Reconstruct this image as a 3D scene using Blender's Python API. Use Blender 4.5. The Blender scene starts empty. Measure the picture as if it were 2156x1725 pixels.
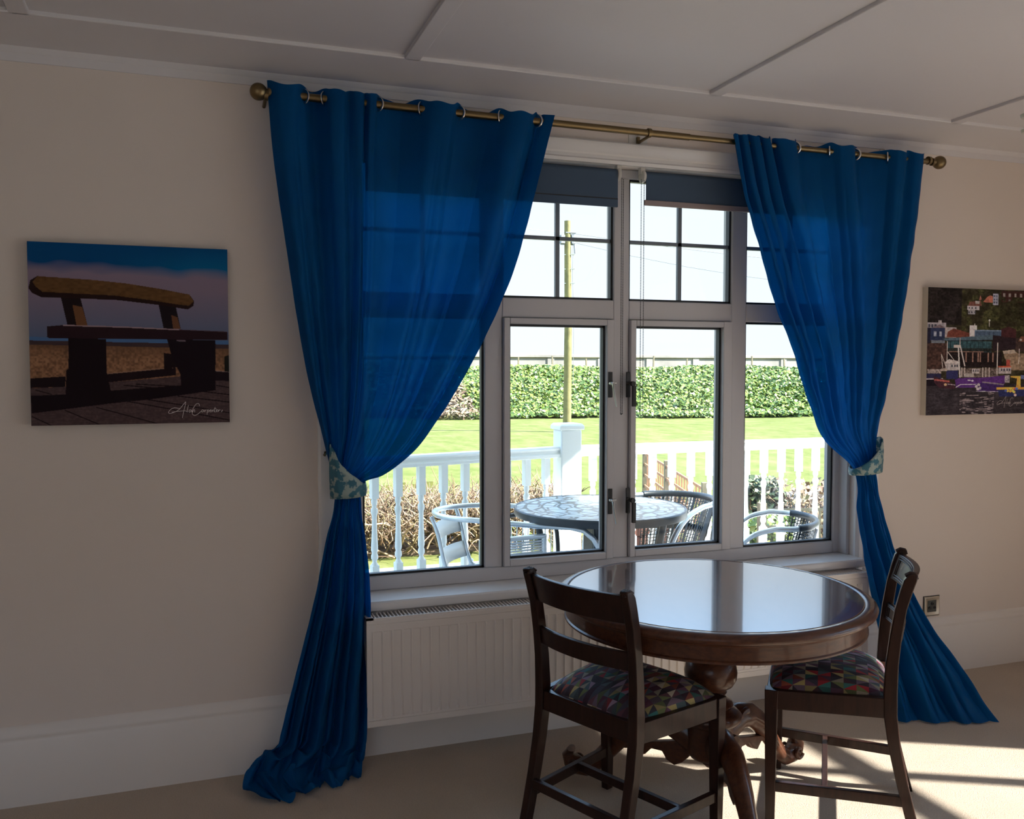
import bpy, bmesh, math, random
import numpy as np
from mathutils import Vector, Matrix
from math import sin, cos, pi, radians, atan2, hypot, sqrt

S = bpy.context.scene
COL = S.collection
random.seed(7)
rng = np.random.default_rng(11)

# ---------------------------------------------------------------- camera
cam_d = bpy.data.cameras.new('camera')
cam = bpy.data.objects.new('camera', cam_d)
COL.objects.link(cam)
cam.location = (0.0, -3.1, 1.365)
cam.rotation_euler = (radians(90 - 2.65), 0, radians(-19.5))
cam_d.sensor_width = 36
cam_d.lens = 36 * 1883.0 / 2156
cam_d.clip_start = 0.02
cam_d.clip_end = 400
S.camera = cam

# ---------------------------------------------------------------- sky, sun, exposure
W = bpy.data.worlds.new('sky')
S.world = W
W.use_nodes = True
wn = W.node_tree.nodes
wl = W.node_tree.links
wn.clear()
w_out = wn.new('ShaderNodeOutputWorld')
w_bg = wn.new('ShaderNodeBackground')
w_tc = wn.new('ShaderNodeTexCoord')
w_sep = wn.new('ShaderNodeSeparateXYZ')
w_ramp = wn.new('ShaderNodeValToRGB')
wl.new(w_tc.outputs['Generated'], w_sep.inputs[0])
wl.new(w_sep.outputs['Z'], w_ramp.inputs[0])
SKY_K = 4.8
cr = w_ramp.color_ramp
cr.interpolation = 'EASE'
cr.elements[0].position = 0.0
cr.elements[0].color = (1.06 / SKY_K, 1.15 / SKY_K, 1.25 / SKY_K, 1)
cr.elements[1].position = 1.0
cr.elements[1].color = (0.42, 0.56, 0.80, 1)
e = cr.elements.new(0.20); e.color = (1.03 / SKY_K, 1.12 / SKY_K, 1.22 / SKY_K, 1)
e = cr.elements.new(0.34); e.color = (0.38, 0.58, 0.86, 1)
wl.new(w_ramp.outputs[0], w_bg.inputs[0])
w_bg.inputs[1].default_value = SKY_K
wl.new(w_bg.outputs[0], w_out.inputs[0])

sun_d = bpy.data.lights.new('sun', 'SUN')
sun_d.energy = 27.0
sun_d.angle = radians(0.9)
sun_d.color = (1.0, 0.95, 0.88)
sun = bpy.data.objects.new('sun', sun_d)
COL.objects.link(sun)
SUN_DIR = Vector((-0.885, 0.465, -0.70)).normalized()
sun.rotation_euler = SUN_DIR.to_track_quat('-Z', 'Y').to_euler()
sun.location = (8, -6, 7)

S.view_settings.view_transform = 'Standard'
S.view_settings.look = 'None'
S.view_settings.exposure = 0.0
S.view_settings.gamma = 1.0
S.view_settings.use_curve_mapping = False
S.cycles.use_denoising = True
S.cycles.max_bounces = 10
S.cycles.diffuse_bounces = 6
S.cycles.transparent_max_bounces = 24
S.cycles.caustics_reflective = False
S.cycles.caustics_refractive = False
S.cycles.sample_clamp_indirect = 6.0


# ================================================================ helpers
class MB:
    def __init__(s):
        s.v = []; s.f = []

    def add(s, vs, fs):
        o = len(s.v)
        s.v.extend([tuple(p) for p in vs])
        s.f.extend([tuple(i + o for i in f) for f in fs])
        return s

    def box(s, x0, x1, y0, y1, z0, z1, m=None):
        P = [(x0, y0, z0), (x1, y0, z0), (x1, y1, z0), (x0, y1, z0), (x0, y0, z1), (x1, y0, z1), (x1, y1, z1), (x0, y1, z1)]
        if m is not None: P = [tuple(m @ Vector(p)) for p in P]
        return s.add(P, [(0, 3, 2, 1), (4, 5, 6, 7), (0, 1, 5, 4), (1, 2, 6, 5), (2, 3, 7, 6), (3, 0, 4, 7)])

    def bar(s, a, b, w, h, up=(0, 0, 1)):
        a = Vector(a); b = Vector(b); d = (b - a); L = d.length; d.normalize()
        sd = d.cross(Vector(up))
        if sd.length < 1e-4: sd = d.cross(Vector((1, 0, 0)))
        sd.normalize(); u = sd.cross(d)
        P = []
        for q in (a, b):
            for i, j in ((-1, -1), (1, -1), (1, 1), (-1, 1)):
                P.append(q + sd * (w / 2 * i) + u * (h / 2 * j))
        return s.add(P, [(0, 1, 2, 3), (7, 6, 5, 4), (0, 4, 5, 1), (1, 5, 6, 2), (2, 6, 7, 3), (3, 7, 4, 0)])

    def loft(s, rings, caps=True, closed=False):
        n = len(rings[0]); o = len(s.v); m = len(rings)
        for r in rings: s.v.extend([tuple(p) for p in r])
        for i in range(m - 1 + (1 if closed else 0)):
            a = o + i * n; b = o + ((i + 1) % m) * n
            for j in range(n):
                k = (j + 1) % n
                s.f.append((a + j, a + k, b + k, b + j))
        if caps and not closed:
            s.f.append(tuple(o + j for j in reversed(range(n))))
            s.f.append(tuple(o + (m - 1) * n + j for j in range(n)))
        return s

    def tube(s, path, r, n=10, closed=False, caps=True, flat=1.0):
        P = [Vector(p) for p in path]; m = len(P)
        rr = r if hasattr(r, '__len__') else [r] * m
        T = []
        for i in range(m):
            if closed: t = P[(i + 1) % m] - P[i - 1]
            else: t = P[min(i + 1, m - 1)] - P[max(i - 1, 0)]
            T.append(t.normalized() if t.length > 1e-9 else Vector((0, 0, 1)))
        ref = Vector((0, 0, 1)) if abs(T[0].z) < .9 else Vector((1, 0, 0))
        N = T[0].cross(ref).normalized()
        rings = []
        for i in range(m):
            N = (N - T[i] * N.dot(T[i])).normalized()
            B = T[i].cross(N)
            rings.append([P[i] + (N * cos(2 * pi * j / n) + B * sin(2 * pi * j / n) * flat) * rr[i] for j in range(n)])
        return s.loft(rings, caps, closed)

    def lathe(s, prof, c=(0, 0, 0), n=32, caps=True):
        rings = [[(c[0] + r * cos(2 * pi * j / n), c[1] + r * sin(2 * pi * j / n), c[2] + z) for j in range(n)] for r, z in prof]
        return s.loft(rings, caps)

    def prism(s, poly, fn, d0, d1):
        a = [fn(p[0], p[1], d0) for p in poly]; b = [fn(p[0], p[1], d1) for p in poly]
        return s.loft([a, b])

    def grid(s, G, closed_u=False):
        nv, nu = G.shape[:2]; o = len(s.v)
        s.v.extend(map(tuple, G.reshape(-1, 3).tolist()))
        for i in range(nv - 1):
            for j in range(nu - (0 if closed_u else 1)):
                k = (j + 1) % nu
                s.f.append((o + i * nu + j, o + i * nu + k, o + (i + 1) * nu + k, o + (i + 1) * nu + j))
        return s

    def build(s, name, mat, parent=None, bevel=0, seg=2, sharp=38, subsurf=0, solid=0):
        me = bpy.data.meshes.new(name)
        me.from_pydata(s.v, [], s.f)
        bm = bmesh.new(); bm.from_mesh(me)
        bmesh.ops.recalc_face_normals(bm, faces=bm.faces)
        lim = radians(sharp)
        for ed in bm.edges:
            if len(ed.link_faces) == 2 and ed.calc_face_angle(0) > lim: ed.smooth = False
        for f in bm.faces: f.smooth = True
        bm.to_mesh(me); bm.free()
        if mat: me.materials.append(mat)
        o = bpy.data.objects.new(name, me); COL.objects.link(o)
        if parent: o.parent = parent
        if solid:
            md = o.modifiers.new('solid', 'SOLIDIFY'); md.thickness = solid; md.offset = 0
        if bevel:
            md = o.modifiers.new('bevel', 'BEVEL'); md.width = bevel; md.segments = seg; md.limit_method = 'ANGLE'; md.angle_limit = radians(40)
            md.harden_normals = False
        if subsurf:
            md = o.modifiers.new('sub', 'SUBSURF'); md.levels = subsurf; md.render_levels = subsurf
        return o


def np_mesh(name, V, F, mat, parent=None, smooth=False):
    """fast mesh from arrays: F is (m,k) of one polygon size"""
    me = bpy.data.meshes.new(name)
    V = np.asarray(V, np.float32); F = np.asarray(F, np.int32); k = F.shape[1]
    me.vertices.add(len(V)); me.vertices.foreach_set('co', V.ravel())
    me.loops.add(F.size); me.loops.foreach_set('vertex_index', F.ravel())
    me.polygons.add(len(F))
    me.polygons.foreach_set('loop_start', np.arange(0, F.size, k, dtype=np.int32))
    me.polygons.foreach_set('loop_total', np.full(len(F), k, np.int32))
    if smooth: me.polygons.foreach_set('use_smooth', np.ones(len(F), bool))
    me.update(calc_edges=True)
    if mat: me.materials.append(mat)
    o = bpy.data.objects.new(name, me); COL.objects.link(o)
    if parent: o.parent = parent
    return o


def tag(o, label, cat, group=None, kind=None):
    o['label'] = label; o['category'] = cat
    if group: o['group'] = group
    if kind: o['kind'] = kind
    return o


def thing(name, label, cat, loc=(0, 0, 0), rz=0, group=None):
    o = bpy.data.objects.new(name, None); COL.objects.link(o)
    o.empty_display_size = .05
    o.location = loc; o.rotation_euler = (0, 0, rz)
    return tag(o, label, cat, group)


def struct(o):
    o['kind'] = 'structure'
    return o


def dup(root, loc, rz, label):
    def cp(o, par):
        c = o.copy(); COL.objects.link(c); c.parent = par
        for ch in list(o.children): cp(ch, c)
        return c
    r = root.copy(); COL.objects.link(r); r.location = loc; r.rotation_euler = (0, 0, rz); r['label'] = label
    for ch in list(root.children): cp(ch, r)
    return r


# ================================================================ materials
class NT:
    def __init__(s, name):
        s.m = bpy.data.materials.new(name); s.m.use_nodes = True
        s.n = s.m.node_tree.nodes; s.l = s.m.node_tree.links
        s.b = s.n['Principled BSDF']; s.out = s.n['Material Output']

    def node(s, t, **kw):
        x = s.n.new(t)
        for k, v in kw.items():
            if k.startswith('i_'):
                key = k[2:]
                x.inputs[int(key) if key.isdigit() else key].default_value = v
            else: setattr(x, k, v)
        return x

    def math(s, op, a, b=None, c=None):
        x = s.n.new('ShaderNodeMath'); x.operation = op
        for i, q in enumerate((a, b, c)):
            if q is None: continue
            if isinstance(q, (int, float)): x.inputs[i].default_value = q
            else: s.l.new(q, x.inputs[i])
        return x.outputs[0]

    def noise(s, scale, vec=None, detail=4, rough=.5, stretch=None, coord='Object'):
        tc = s.n.new('ShaderNodeTexCoord')
        src = vec if vec is not None else tc.outputs[coord]
        if stretch:
            mp = s.n.new('ShaderNodeMapping'); mp.inputs['Scale'].default_value = stretch
            s.l.new(src, mp.inputs[0]); src = mp.outputs[0]
        x = s.node('ShaderNodeTexNoise'); x.inputs['Scale'].default_value = scale
        x.inputs['Detail'].default_value = detail; x.inputs['Roughness'].default_value = rough
        s.l.new(src, x.inputs['Vector'])
        return x.outputs['Fac']

    def ramp(s, fac, stops, interp='LINEAR'):
        x = s.n.new('ShaderNodeValToRGB'); r = x.color_ramp; r.interpolation = interp
        r.elements[0].position = stops[0][0]; r.elements[0].color = (*stops[0][1], 1)
        r.elements[1].position = stops[-1][0]; r.elements[1].color = (*stops[-1][1], 1)
        for p, c in stops[1:-1]:
            q = r.elements.new(p); q.color = (*c, 1)
        s.l.new(fac, x.inputs[0])
        return x.outputs[0]

    def bump(s, h, strength=.3, dist=.01):
        x = s.n.new('ShaderNodeBump'); x.inputs['Strength'].default_value = strength; x.inputs['Distance'].default_value = dist
        s.l.new(h, x.inputs['Height']); s.l.new(x.outputs[0], s.b.inputs['Normal'])
        return x.outputs[0]


def flat(name, col, rough=.5, metal=0, coat=0, spec=.5, bump=None, var=None):
    t = NT(name)
    t.b.inputs['Base Color'].default_value = (*col, 1)
    t.b.inputs['Roughness'].default_value = rough
    t.b.inputs['Metallic'].default_value = metal
    t.b.inputs['Coat Weight'].default_value = coat
    t.b.inputs['Specular IOR Level'].default_value = spec
    if var:
        sc, am = var
        n = t.noise(sc)
        c1 = tuple(c * (1 - am) for c in col); c2 = tuple(min(1, c * (1 + am)) for c in col)
        t.l.new(t.ramp(n, [(.3, c1), (.7, c2)]), t.b.inputs['Base Color'])
    if bump:
        sc, st, di = bump
        t.bump(t.noise(sc, detail=6), st, di)
    return t.m


M_wall = flat('wall_paint', (.70, .62, .565), .72, bump=(260, .12, .002), var=(1.3, .02))
M_ceil = flat('ceiling_paint', (.67, .645, .66), .62, bump=(120, .10, .002))
M_trim = flat('painted_trim', (.72, .67, .63), .42, bump=(60, .05, .002))
M_gloss = flat('gloss_white_paint', (.74, .72, .71), .22, bump=(35, .10, .002))
M_upvc = flat('white_plastic_frame', (.57, .56, .58), .35)
M_gasket = flat('black_gasket', (.012, .014, .018), .5)
M_spacer = flat('grey_glazing_bar', (.16, .19, .23), .4)
M_rad = flat('radiator_enamel', (.74, .69, .66), .38)
M_brass = flat('antique_brass', (.20, .145, .075), .38, metal=1, bump=(400, .1, .001))
M_chrome = flat('chrome', (.75, .72, .68), .16, metal=1)
M_steel = flat('satin_steel', (.62, .56, .47), .35, metal=1)
M_blackp = flat('black_plastic', (.02, .02, .022), .4)
M_blackm = flat('black_metal', (.018, .018, .02), .35)
M_silver = flat('worn_silver_metal', (.55, .54, .52), .3, metal=1)
M_whitep = flat('white_plastic', (.62, .60, .56), .4)
M_outw = flat('white_outdoor_plastic', (.80, .84, .84), .35)
M_alu = flat('brushed_aluminium', (.66, .72, .78), .3, metal=.85)
M_blind = flat('grey_blind_fabric', (.050, .085, .140), .8, bump=(900, .1, .001))
M_blindbar = flat('grey_blind_bar', (.30, .24, .24), .5)
M_cord = flat('grey_chain', (.04, .04, .045), .4)

# carpet
t = NT('beige_carpet')
n1 = t.noise(3.0, detail=3)
n2 = t.noise(230, detail=4, rough=.7)
cmix = t.ramp(n1, [(.3, (.60, .485, .375)), (.7, (.66, .54, .425))])
mx = t.node('ShaderNodeMixRGB', blend_type='MULTIPLY'); mx.inputs[0].default_value = .7
t.l.new(cmix, mx.inputs[1]); t.l.new(t.ramp(n2, [(.3, (.72, .72, .72)), (.7, (1.1, 1.1, 1.1))]), mx.inputs[2])
t.l.new(mx.outputs[0], t.b.inputs['Base Color'])
t.b.inputs['Roughness'].default_value = .95; t.b.inputs['Specular IOR Level'].default_value = .1
t.b.inputs['Sheen Weight'].default_value = .15
t.bump(n2, .8, .008)
M_carpet = t.m


def wood(name, c0, c1, rough, coat, stretch=(3, 26, 26), ior=1.5, coatior=1.6, spec=.5):
    t = NT(name)
    n = t.noise(3.2, detail=8, rough=.65, stretch=stretch)
    t.l.new(t.ramp(n, [(.32, c0), (.68, c1)]), t.b.inputs['Base Color'])
    t.b.inputs['Roughness'].default_value = rough
    t.b.inputs['Coat Weight'].default_value = coat; t.b.inputs['Coat Roughness'].default_value = .06; t.b.inputs['Coat IOR'].default_value = coatior
    t.b.inputs['IOR'].default_value = ior; t.b.inputs['Specular IOR Level'].default_value = spec
    return t.m


M_top = wood('polished_walnut_top', (.060, .022, .012), (.13, .052, .027), .25, 1.0, stretch=(14, 2, 14), coatior=1.5, spec=.2)
M_wood = wood('polished_mahogany', (.050, .016, .009), (.115, .042, .020), .34, .30, coatior=1.45, spec=.3)
M_chair = wood('dark_mahogany', (.016, .0065, .005), (.038, .015, .010), .38, .18, stretch=(20, 20, 3), ior=1.42, coatior=1.4, spec=.25)

# patterned seat fabric: triangles split into light and dark halves
t = NT('triangle_print_fabric')
uv = t.node('ShaderNodeUVMap'); uv.uv_map = 'UVMap'
sp = t.node('ShaderNodeSeparateXYZ'); t.l.new(uv.outputs[0], sp.inputs[0])
u = t.math('MULTIPLY', sp.outputs[0], 1 / .046); v = t.math('MULTIPLY', sp.outputs[1], 1 / .036)
a = t.math('FLOOR', v)
b_ = t.math('FLOOR', t.math('ADD', u, t.math('MULTIPLY', v, .5)))
c_ = t.math('FLOOR', t.math('SUBTRACT', u, t.math('MULTIPLY', v, .5)))
d_ = t.math('FLOOR', t.math('MULTIPLY', u, 2))
cb = t.node('ShaderNodeCombineXYZ'); t.l.new(b_, cb.inputs[0]); t.l.new(c_, cb.inputs[1]); t.l.new(a, cb.inputs[2])
wnn = t.node('ShaderNodeTexWhiteNoise', noise_dimensions='4D'); t.l.new(cb.outputs[0], wnn.inputs['Vector']); t.l.new(d_, wnn.inputs['W'])
PAL = [(.055, .012, .030), (.30, .020, .028), (.045, .040, .060), (.38, .30, .12), (.028, .13, .12), (.11, .045, .085), (.46, .40, .30), (.022, .014, .020), (.32, .075, .045), (.12, .14, .05), (.24, .16, .22), (.06, .09, .10), (.10, .035, .05), (.05, .035, .05)]
colr = t.ramp(wnn.outputs['Value'], [(i / len(PAL), c) for i, c in enumerate(PAL)], 'CONSTANT')
hs = t.node('ShaderNodeHueSaturation')
par = t.math('MODULO', t.math('ABSOLUTE', d_), 2.0)
t.l.new(t.math('ADD', t.math('MULTIPLY', par, .50), .55), hs.inputs['Value'])
t.l.new(colr, hs.inputs['Color'])
t.l.new(hs.outputs[0], t.b.inputs['Base Color'])
t.b.inputs['Roughness'].default_value = .85
t.bump(t.noise(900, coord='Object'), .3, .001)
M_seat = t.m

# blue silk curtain (lets some light through)
t = NT('blue_silk')
n = t.noise(5, detail=5)
base = t.ramp(n, [(.3, (.0012, .056, .180)), (.7, (.0015, .072, .215))])
t.l.new(base, t.b.inputs['Base Color'])
t.b.inputs['Roughness'].default_value = .55
t.b.inputs['Specular IOR Level'].default_value = .22; t.b.inputs['Specular Tint'].default_value = (.3, .65, 1, 1)
nb = t.noise(900, stretch=(1, 1, .25), detail=2)
nb2 = t.noise(14, detail=4, rough=.6, stretch=(1.6, 1, .8))
bm1 = t.bump(nb, .08, .0008)
bmp = t.n.new('ShaderNodeBump'); bmp.inputs['Strength'].default_value = .35; bmp.inputs['Distance'].default_value = .012
t.l.new(nb2, bmp.inputs['Height']); t.l.new(bm1, bmp.inputs['Normal']); t.l.new(bmp.outputs[0], t.b.inputs['Normal'])
tr = t.node('ShaderNodeBsdfTranslucent'); tr.inputs[0].default_value = (.001, .10, .46, 1)
ms = t.node('ShaderNodeMixShader'); ms.inputs[0].default_value = .26
t.l.new(t.b.outputs[0], ms.inputs[1]); t.l.new(tr.outputs[0], ms.inputs[2])
tp = t.node('ShaderNodeBsdfTransparent'); tp.inputs[0].default_value = (.0, .30, 1.0, 1)
ms2 = t.node('ShaderNodeMixShader'); ms2.inputs[0].default_value = .034
t.l.new(ms.outputs[0], ms2.inputs[1]); t.l.new(tp.outputs[0], ms2.inputs[2]); t.l.new(ms2.outputs[0], t.out.inputs[0])
M_silk = t.m

# floral tie back
t = NT('teal_floral_damask')
n = t.noise(34, detail=3, rough=.6)
t.l.new(t.ramp(n, [(.47, (.30, .38, .36)), (.53, (.02, .13, .19))]), t.b.inputs['Base Color'])
t.b.inputs['Roughness'].default_value = .5
M_tie = t.m

# window glass
t = NT('window_glass')
t.n.remove(t.b)
tb = t.node('ShaderNodeBsdfTransparent'); tb.inputs[0].default_value = (.97, .985, .98, 1)
gb = t.node('ShaderNodeBsdfGlossy'); gb.inputs['Roughness'].default_value = .01
fr = t.node('ShaderNodeFresnel'); fr.inputs[0].default_value = 1.45
ms = t.node('ShaderNodeMixShader')
t.l.new(t.math('MULTIPLY', fr.outputs[0], .55), ms.inputs[0])
t.l.new(tb.outputs[0], ms.inputs[1]); t.l.new(gb.outputs[0], ms.inputs[2]); t.l.new(ms.outputs[0], t.out.inputs[0])
M_glass = t.m

# printed canvas
t = NT('canvas_print')
at = t.node('ShaderNodeAttribute', attribute_name='print')
t.l.new(at.outputs['Color'], t.b.inputs['Base Color'])
t.b.inputs['Roughness'].default_value = .7; t.b.inputs['Specular IOR Level'].default_value = .12
t.bump(t.noise(1200, detail=2), .15, .0006)
M_print = t.m
M_canvas = flat('cream_canvas_edge', (.62, .56, .46), .8)
M_ink = flat('white_ink', (.62, .56, .55), .7)

# outdoor
t = NT('lawn_grass')
n1 = t.noise(.9, detail=6, rough=.65); n2 = t.noise(3.0, detail=8, rough=.75, stretch=(.8, .35, 1))
mx = t.node('ShaderNodeMixRGB', blend_type='MIX'); mx.inputs[0].default_value = .45
t.l.new(t.ramp(n1, [(.3, (.090, .114, .025)), (.7, (.155, .165, .060))]), mx.inputs[1])
t.l.new(t.ramp(n2, [(.35, (.050, .088, .012)), (.5, (.132, .148, .040)), (.65, (.21, .20, .10))]), mx.inputs[2])
t.l.new(mx.outputs[0], t.b.inputs['Base Color']); t.b.inputs['Roughness'].default_value = .9
t.b.inputs['Specular IOR Level'].default_value = .1
t.bump(n2, .3, .03)
M_grass = t.m


def leafmat(name, cols, rough=.45):
    t = NT(name)
    at = t.node('ShaderNodeAttribute', attribute_name='rnd')
    t.l.new(t.ramp(at.outputs['Fac'], [(i / (len(cols) - 1), c) for i, c in enumerate(cols)]), t.b.inputs['Base Color'])
    t.b.inputs['Roughness'].default_value = rough
    return t.m


M_ivy = leafmat('ivy_leaf', [(.03, .07, .006), (.10, .165, .018), (.17, .23, .035), (.26, .31, .08)], .35)
M_dead = leafmat('dry_growth', [(.12, .07, .045), (.27, .18, .12), (.36, .27, .19), (.20, .19, .08)], .9)
M_twig = leafmat('bare_twig', [(.10, .06, .035), (.30, .22, .10), (.32, .19, .125), (.42, .34, .20)], .9)
M_shrub = leafmat('shrub_leaf', [(.012, .03, .012), (.05, .09, .035), (.12, .15, .05), (.10, .07, .035)], .5)
M_soil = flat('garden_soil', (.16, .11, .07), .95, bump=(20, .6, .03), var=(6, .35))
M_conc = flat('sea_wall_concrete', (.25, .235, .215), .9, bump=(8, .3, .02), var=(.8, .25))
M_pave = flat('pale_paving', (.42, .39, .35), .85, bump=(12, .2, .01), var=(3, .08))
M_deck = flat('pale_deck', (.60, .60, .58), .6, bump=(30, .1, .003), var=(4, .06))
M_pole = flat('utility_pole_wood', (.17, .15, .055), .8, bump=(20, .4, .01), var=(5, .25))
M_trel = flat('orange_timber', (.42, .21, .11), .8, var=(20, .2))
M_trel2 = flat('weathered_timber', (.17, .145, .09), .8, var=(20, .25))
M_redbox = flat('red_brown_timber', (.14, .05, .035), .7, var=(12, .2))
M_terra = flat('terracotta', (.30, .10, .06), .8)
M_stone = flat('garden_stone', (.22, .19, .17), .9, bump=(10, .5, .02), var=(8, .2))
M_render = flat('house_render', (.66, .64, .60), .9, bump=(60, .2, .004))
M_rattan = flat('black_rattan', (.012, .020, .026), .35)
M_tabledge = flat('dark_table_rim', (.030, .042, .055), .35)
M_wire = flat('overhead_wire', (.20, .22, .25), .5)

# mosaic table top
t = NT('mosaic_table_top')
tc = t.node('ShaderNodeTexCoord')
vo = t.node('ShaderNodeTexVoronoi', feature='DISTANCE_TO_EDGE'); vo.inputs['Scale'].default_value = 15; t.l.new(tc.outputs['Object'], vo.inputs['Vector'])
sx = t.node('ShaderNodeSeparateXYZ'); t.l.new(tc.outputs['Object'], sx.inputs[0])
rad_ = t.math('SQRT', t.math('ADD', t.math('MULTIPLY', sx.outputs[0], sx.outputs[0]), t.math('MULTIPLY', sx.outputs[1], sx.outputs[1])))
rings_ = t.math('ABSOLUTE', t.math('SUBTRACT', t.math('FRACT', t.math('MULTIPLY', rad_, 13)), .5))
mn = t.math('MINIMUM', vo.outputs['Distance'], t.math('MULTIPLY', rings_, .9))
t.l.new(t.ramp(mn, [(.055, (.002, .012, .03)), (.095, (.50, .60, .70))]), t.b.inputs['Base Color'])
t.b.inputs['Roughness'].default_value = .2; t.b.inputs['Coat Weight'].default_value = .25; t.b.inputs['Coat Roughness'].default_value = .03; t.b.inputs['Coat IOR'].default_value = 1.35; t.b.inputs['Specular IOR Level'].default_value = .25
M_mosaic = t.m

# ================================================================ room shell
XL, XR, YB, ZC = -2.3, 4.0, -4.7, 2.347
WX0, WX1, WZ0, WZ1 = .50, 2.655, .53, 2.14     # window opening
struct(MB().box(XL - .2, XR + .2, YB - .2, .165, -.12, 0).build('floor', M_carpet))
m = MB()
m.box(XL - .2, WX0, 0, .165, -.1, 2.6); m.box(WX1, XR + .2, 0, .165, -.1, 2.6)
m.box(WX0, WX1, 0, .165, -.1, WZ0); m.box(WX0, WX1, 0, .165, WZ1, 2.6)
struct(m.build('wall_window', M_wall))
struct(MB().box(XL - .2, XL, YB - .2, 0, -.1, 2.6).build('wall_left', M_wall))
BX0, BX1, BZ0, BZ1 = -2.1, -.2, .80, 2.12      # unseen window added behind the camera, fill light for the left side
m = MB(); m.box(XL, BX0, YB - .2, YB, -.1, 2.6); m.box(BX1, XR, YB - .2, YB, -.1, 2.6); m.box(BX0, BX1, YB - .2, YB, -.1, BZ0); m.box(BX0, BX1, YB - .2, YB, BZ1, 2.6)
struct(m.build('wall_back', M_wall))
wb = bpy.data.objects.new('fill_window', None); COL.objects.link(wb); struct(wb)
m = MB()
for x in (BX0, -1.18, BX1 - .06): m.box(x, x + .06, YB - .13, YB - .07, BZ0, BZ1)
m.box(BX0 + .06, BX1 - .06, YB - .125, YB - .075, BZ0, BZ0 + .06); m.box(BX0 + .06, BX1 - .06, YB - .125, YB - .075, BZ1 - .06, BZ1)
m.build('window_frame', M_upvc, wb)
for x0_, x1_ in ((BX0 + .06, -1.18), (-1.12, BX1 - .06)): MB().box(x0_, x1_, YB - .102, YB - .098, BZ0 + .06, BZ1 - .06).build('pane', M_glass, wb)
DY0, DY1, DZ = -4.45, -1.385, 2.18            # garden door opening in the right wall
m = MB()
m.box(XR, XR + .2, YB - .2, DY0, -.1, 2.6); m.box(XR, XR + .2, DY1, 0, -.1, 2.6); m.box(XR, XR + .2, DY0, DY1, DZ, 2.6)
struct(m.build('wall_right', M_wall))
struct(MB().box(XL - .2, XR + .2, YB - .2, .165, ZC, 2.60).build('ceiling', M_ceil))

# ceiling battens and perimeter boards
ZB = 2.335
m = MB(); m.box(XL, XR, -.30, 0, ZB, ZC + .01); struct(m.build('trim_1', M_ceil, bevel=.003))
m = MB()
for xb in (-1.54, -.44, .66, 1.76, 2.86, 3.9):
    m.box(xb - .026, xb + .026, YB, -.29, ZB, ZC + .01)
struct(m.build('trim_2', M_ceil, bevel=.003))
m = MB()
m.prism([(0, 2.293), (-.005, 2.293), (-.007, 2.318), (-.012, 2.322), (-.020, 2.337), (0, 2.345)], lambda a, b, d: (d, a, b), XL, XR)
struct(m.build('trim_3', M_ceil))
# skirting
prof = [(0, 0), (-.020, 0), (-.020, .198), (-.017, .203), (-.015, .212), (-.017, .218), (-.014, .223), (-.009, .232), (-.006, .246), (0, .25)]
struct(MB().prism(prof, lambda a, b, d: (d, a, b), XL, XR).build('baseboard_window', M_trim, sharp=50))
struct(MB().prism(prof, lambda a, b, d: (XL - a, d, b), YB, 0).build('baseboard_left', M_trim))
struct(MB().prism(prof, lambda a, b, d: (XR + a, d, b), DY1 + .06, 0).build('baseboard_right', M_trim))
struct(MB().prism(prof, lambda a, b, d: (d, YB - a, b), XL, XR).build('baseboard_back', M_trim))

# architrave round the window and the sill board
m = MB()
ap = [(0, 0), (0, -.012), (.012, -.016), (.018, -.010), (.030, -.010), (.036, -.016), (.050, -.018), (.062, -.024), (.076, -.024), (.082, -.018), (.082, 0)]
m.prism(ap, lambda a, b, d: (d, b, WZ1 - .006 + a), WX0 - .12, WX1 + .115)
ap2 = [(a * 1.38, b) for a, b in ap]
m.prism(ap2, lambda a, b, d: (WX1 - .004 + a, b, d), .50, WZ1 + .07)
m.prism(ap2, lambda a, b, d: (WX0 + .004 - a, b, d), .50, WZ1 + .07)
m.prism([(.10, .525), (-.068, .525), (-.075, .530), (-.078, .542), (-.075, .555), (-.068, .560), (.10, .560)], lambda a, b, d: (d, a, b), WX0 + .001, WX1 - .001)
struct(m.build('trim_4', M_gloss, sharp=30))

# ---------------------------------------------------------------- the window
FY0, FY1 = .082, .150
GY = .105
win = bpy.data.objects.new('window_1', None); COL.objects.link(win); win.location = (1.58, .1, .56); struct(win)
win_loc = Vector((1.58, .1, .56))


def wpart(m, name, mat, **k):
    m.v = [(x - win_loc.x, y - win_loc.y, z - win_loc.z) for x, y, z in m.v]
    return m.build(name, mat, win, **k)


m = MB()
fb = lambda x0, x1, z0, z1, y0=FY0, y1=FY1: m.box(x0, x1, y0, y1, z0, z1)
fb(WX0 + .002, .560, .56, 2.14)            # jambs
fb(2.612, WX1 - .002, .56, 2.14)
fb(.560, 2.612, .56, .612)                 # bottom rail
fb(.560, 2.612, 2.105, 2.14)               # head
fb(1.018, 1.088, .612, 2.105)              # mullions
fb(1.549, 1.616, .612, 2.105)
fb(2.086, 2.156, .612, 2.105)
for a, b in ((.560, 1.018), (1.088, 1.549), (1.616, 2.086), (2.156, 2.612)): fb(a, b, 1.556, 1.630)
wpart(m, 'window_frame', M_upvc, bevel=.004)
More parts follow.
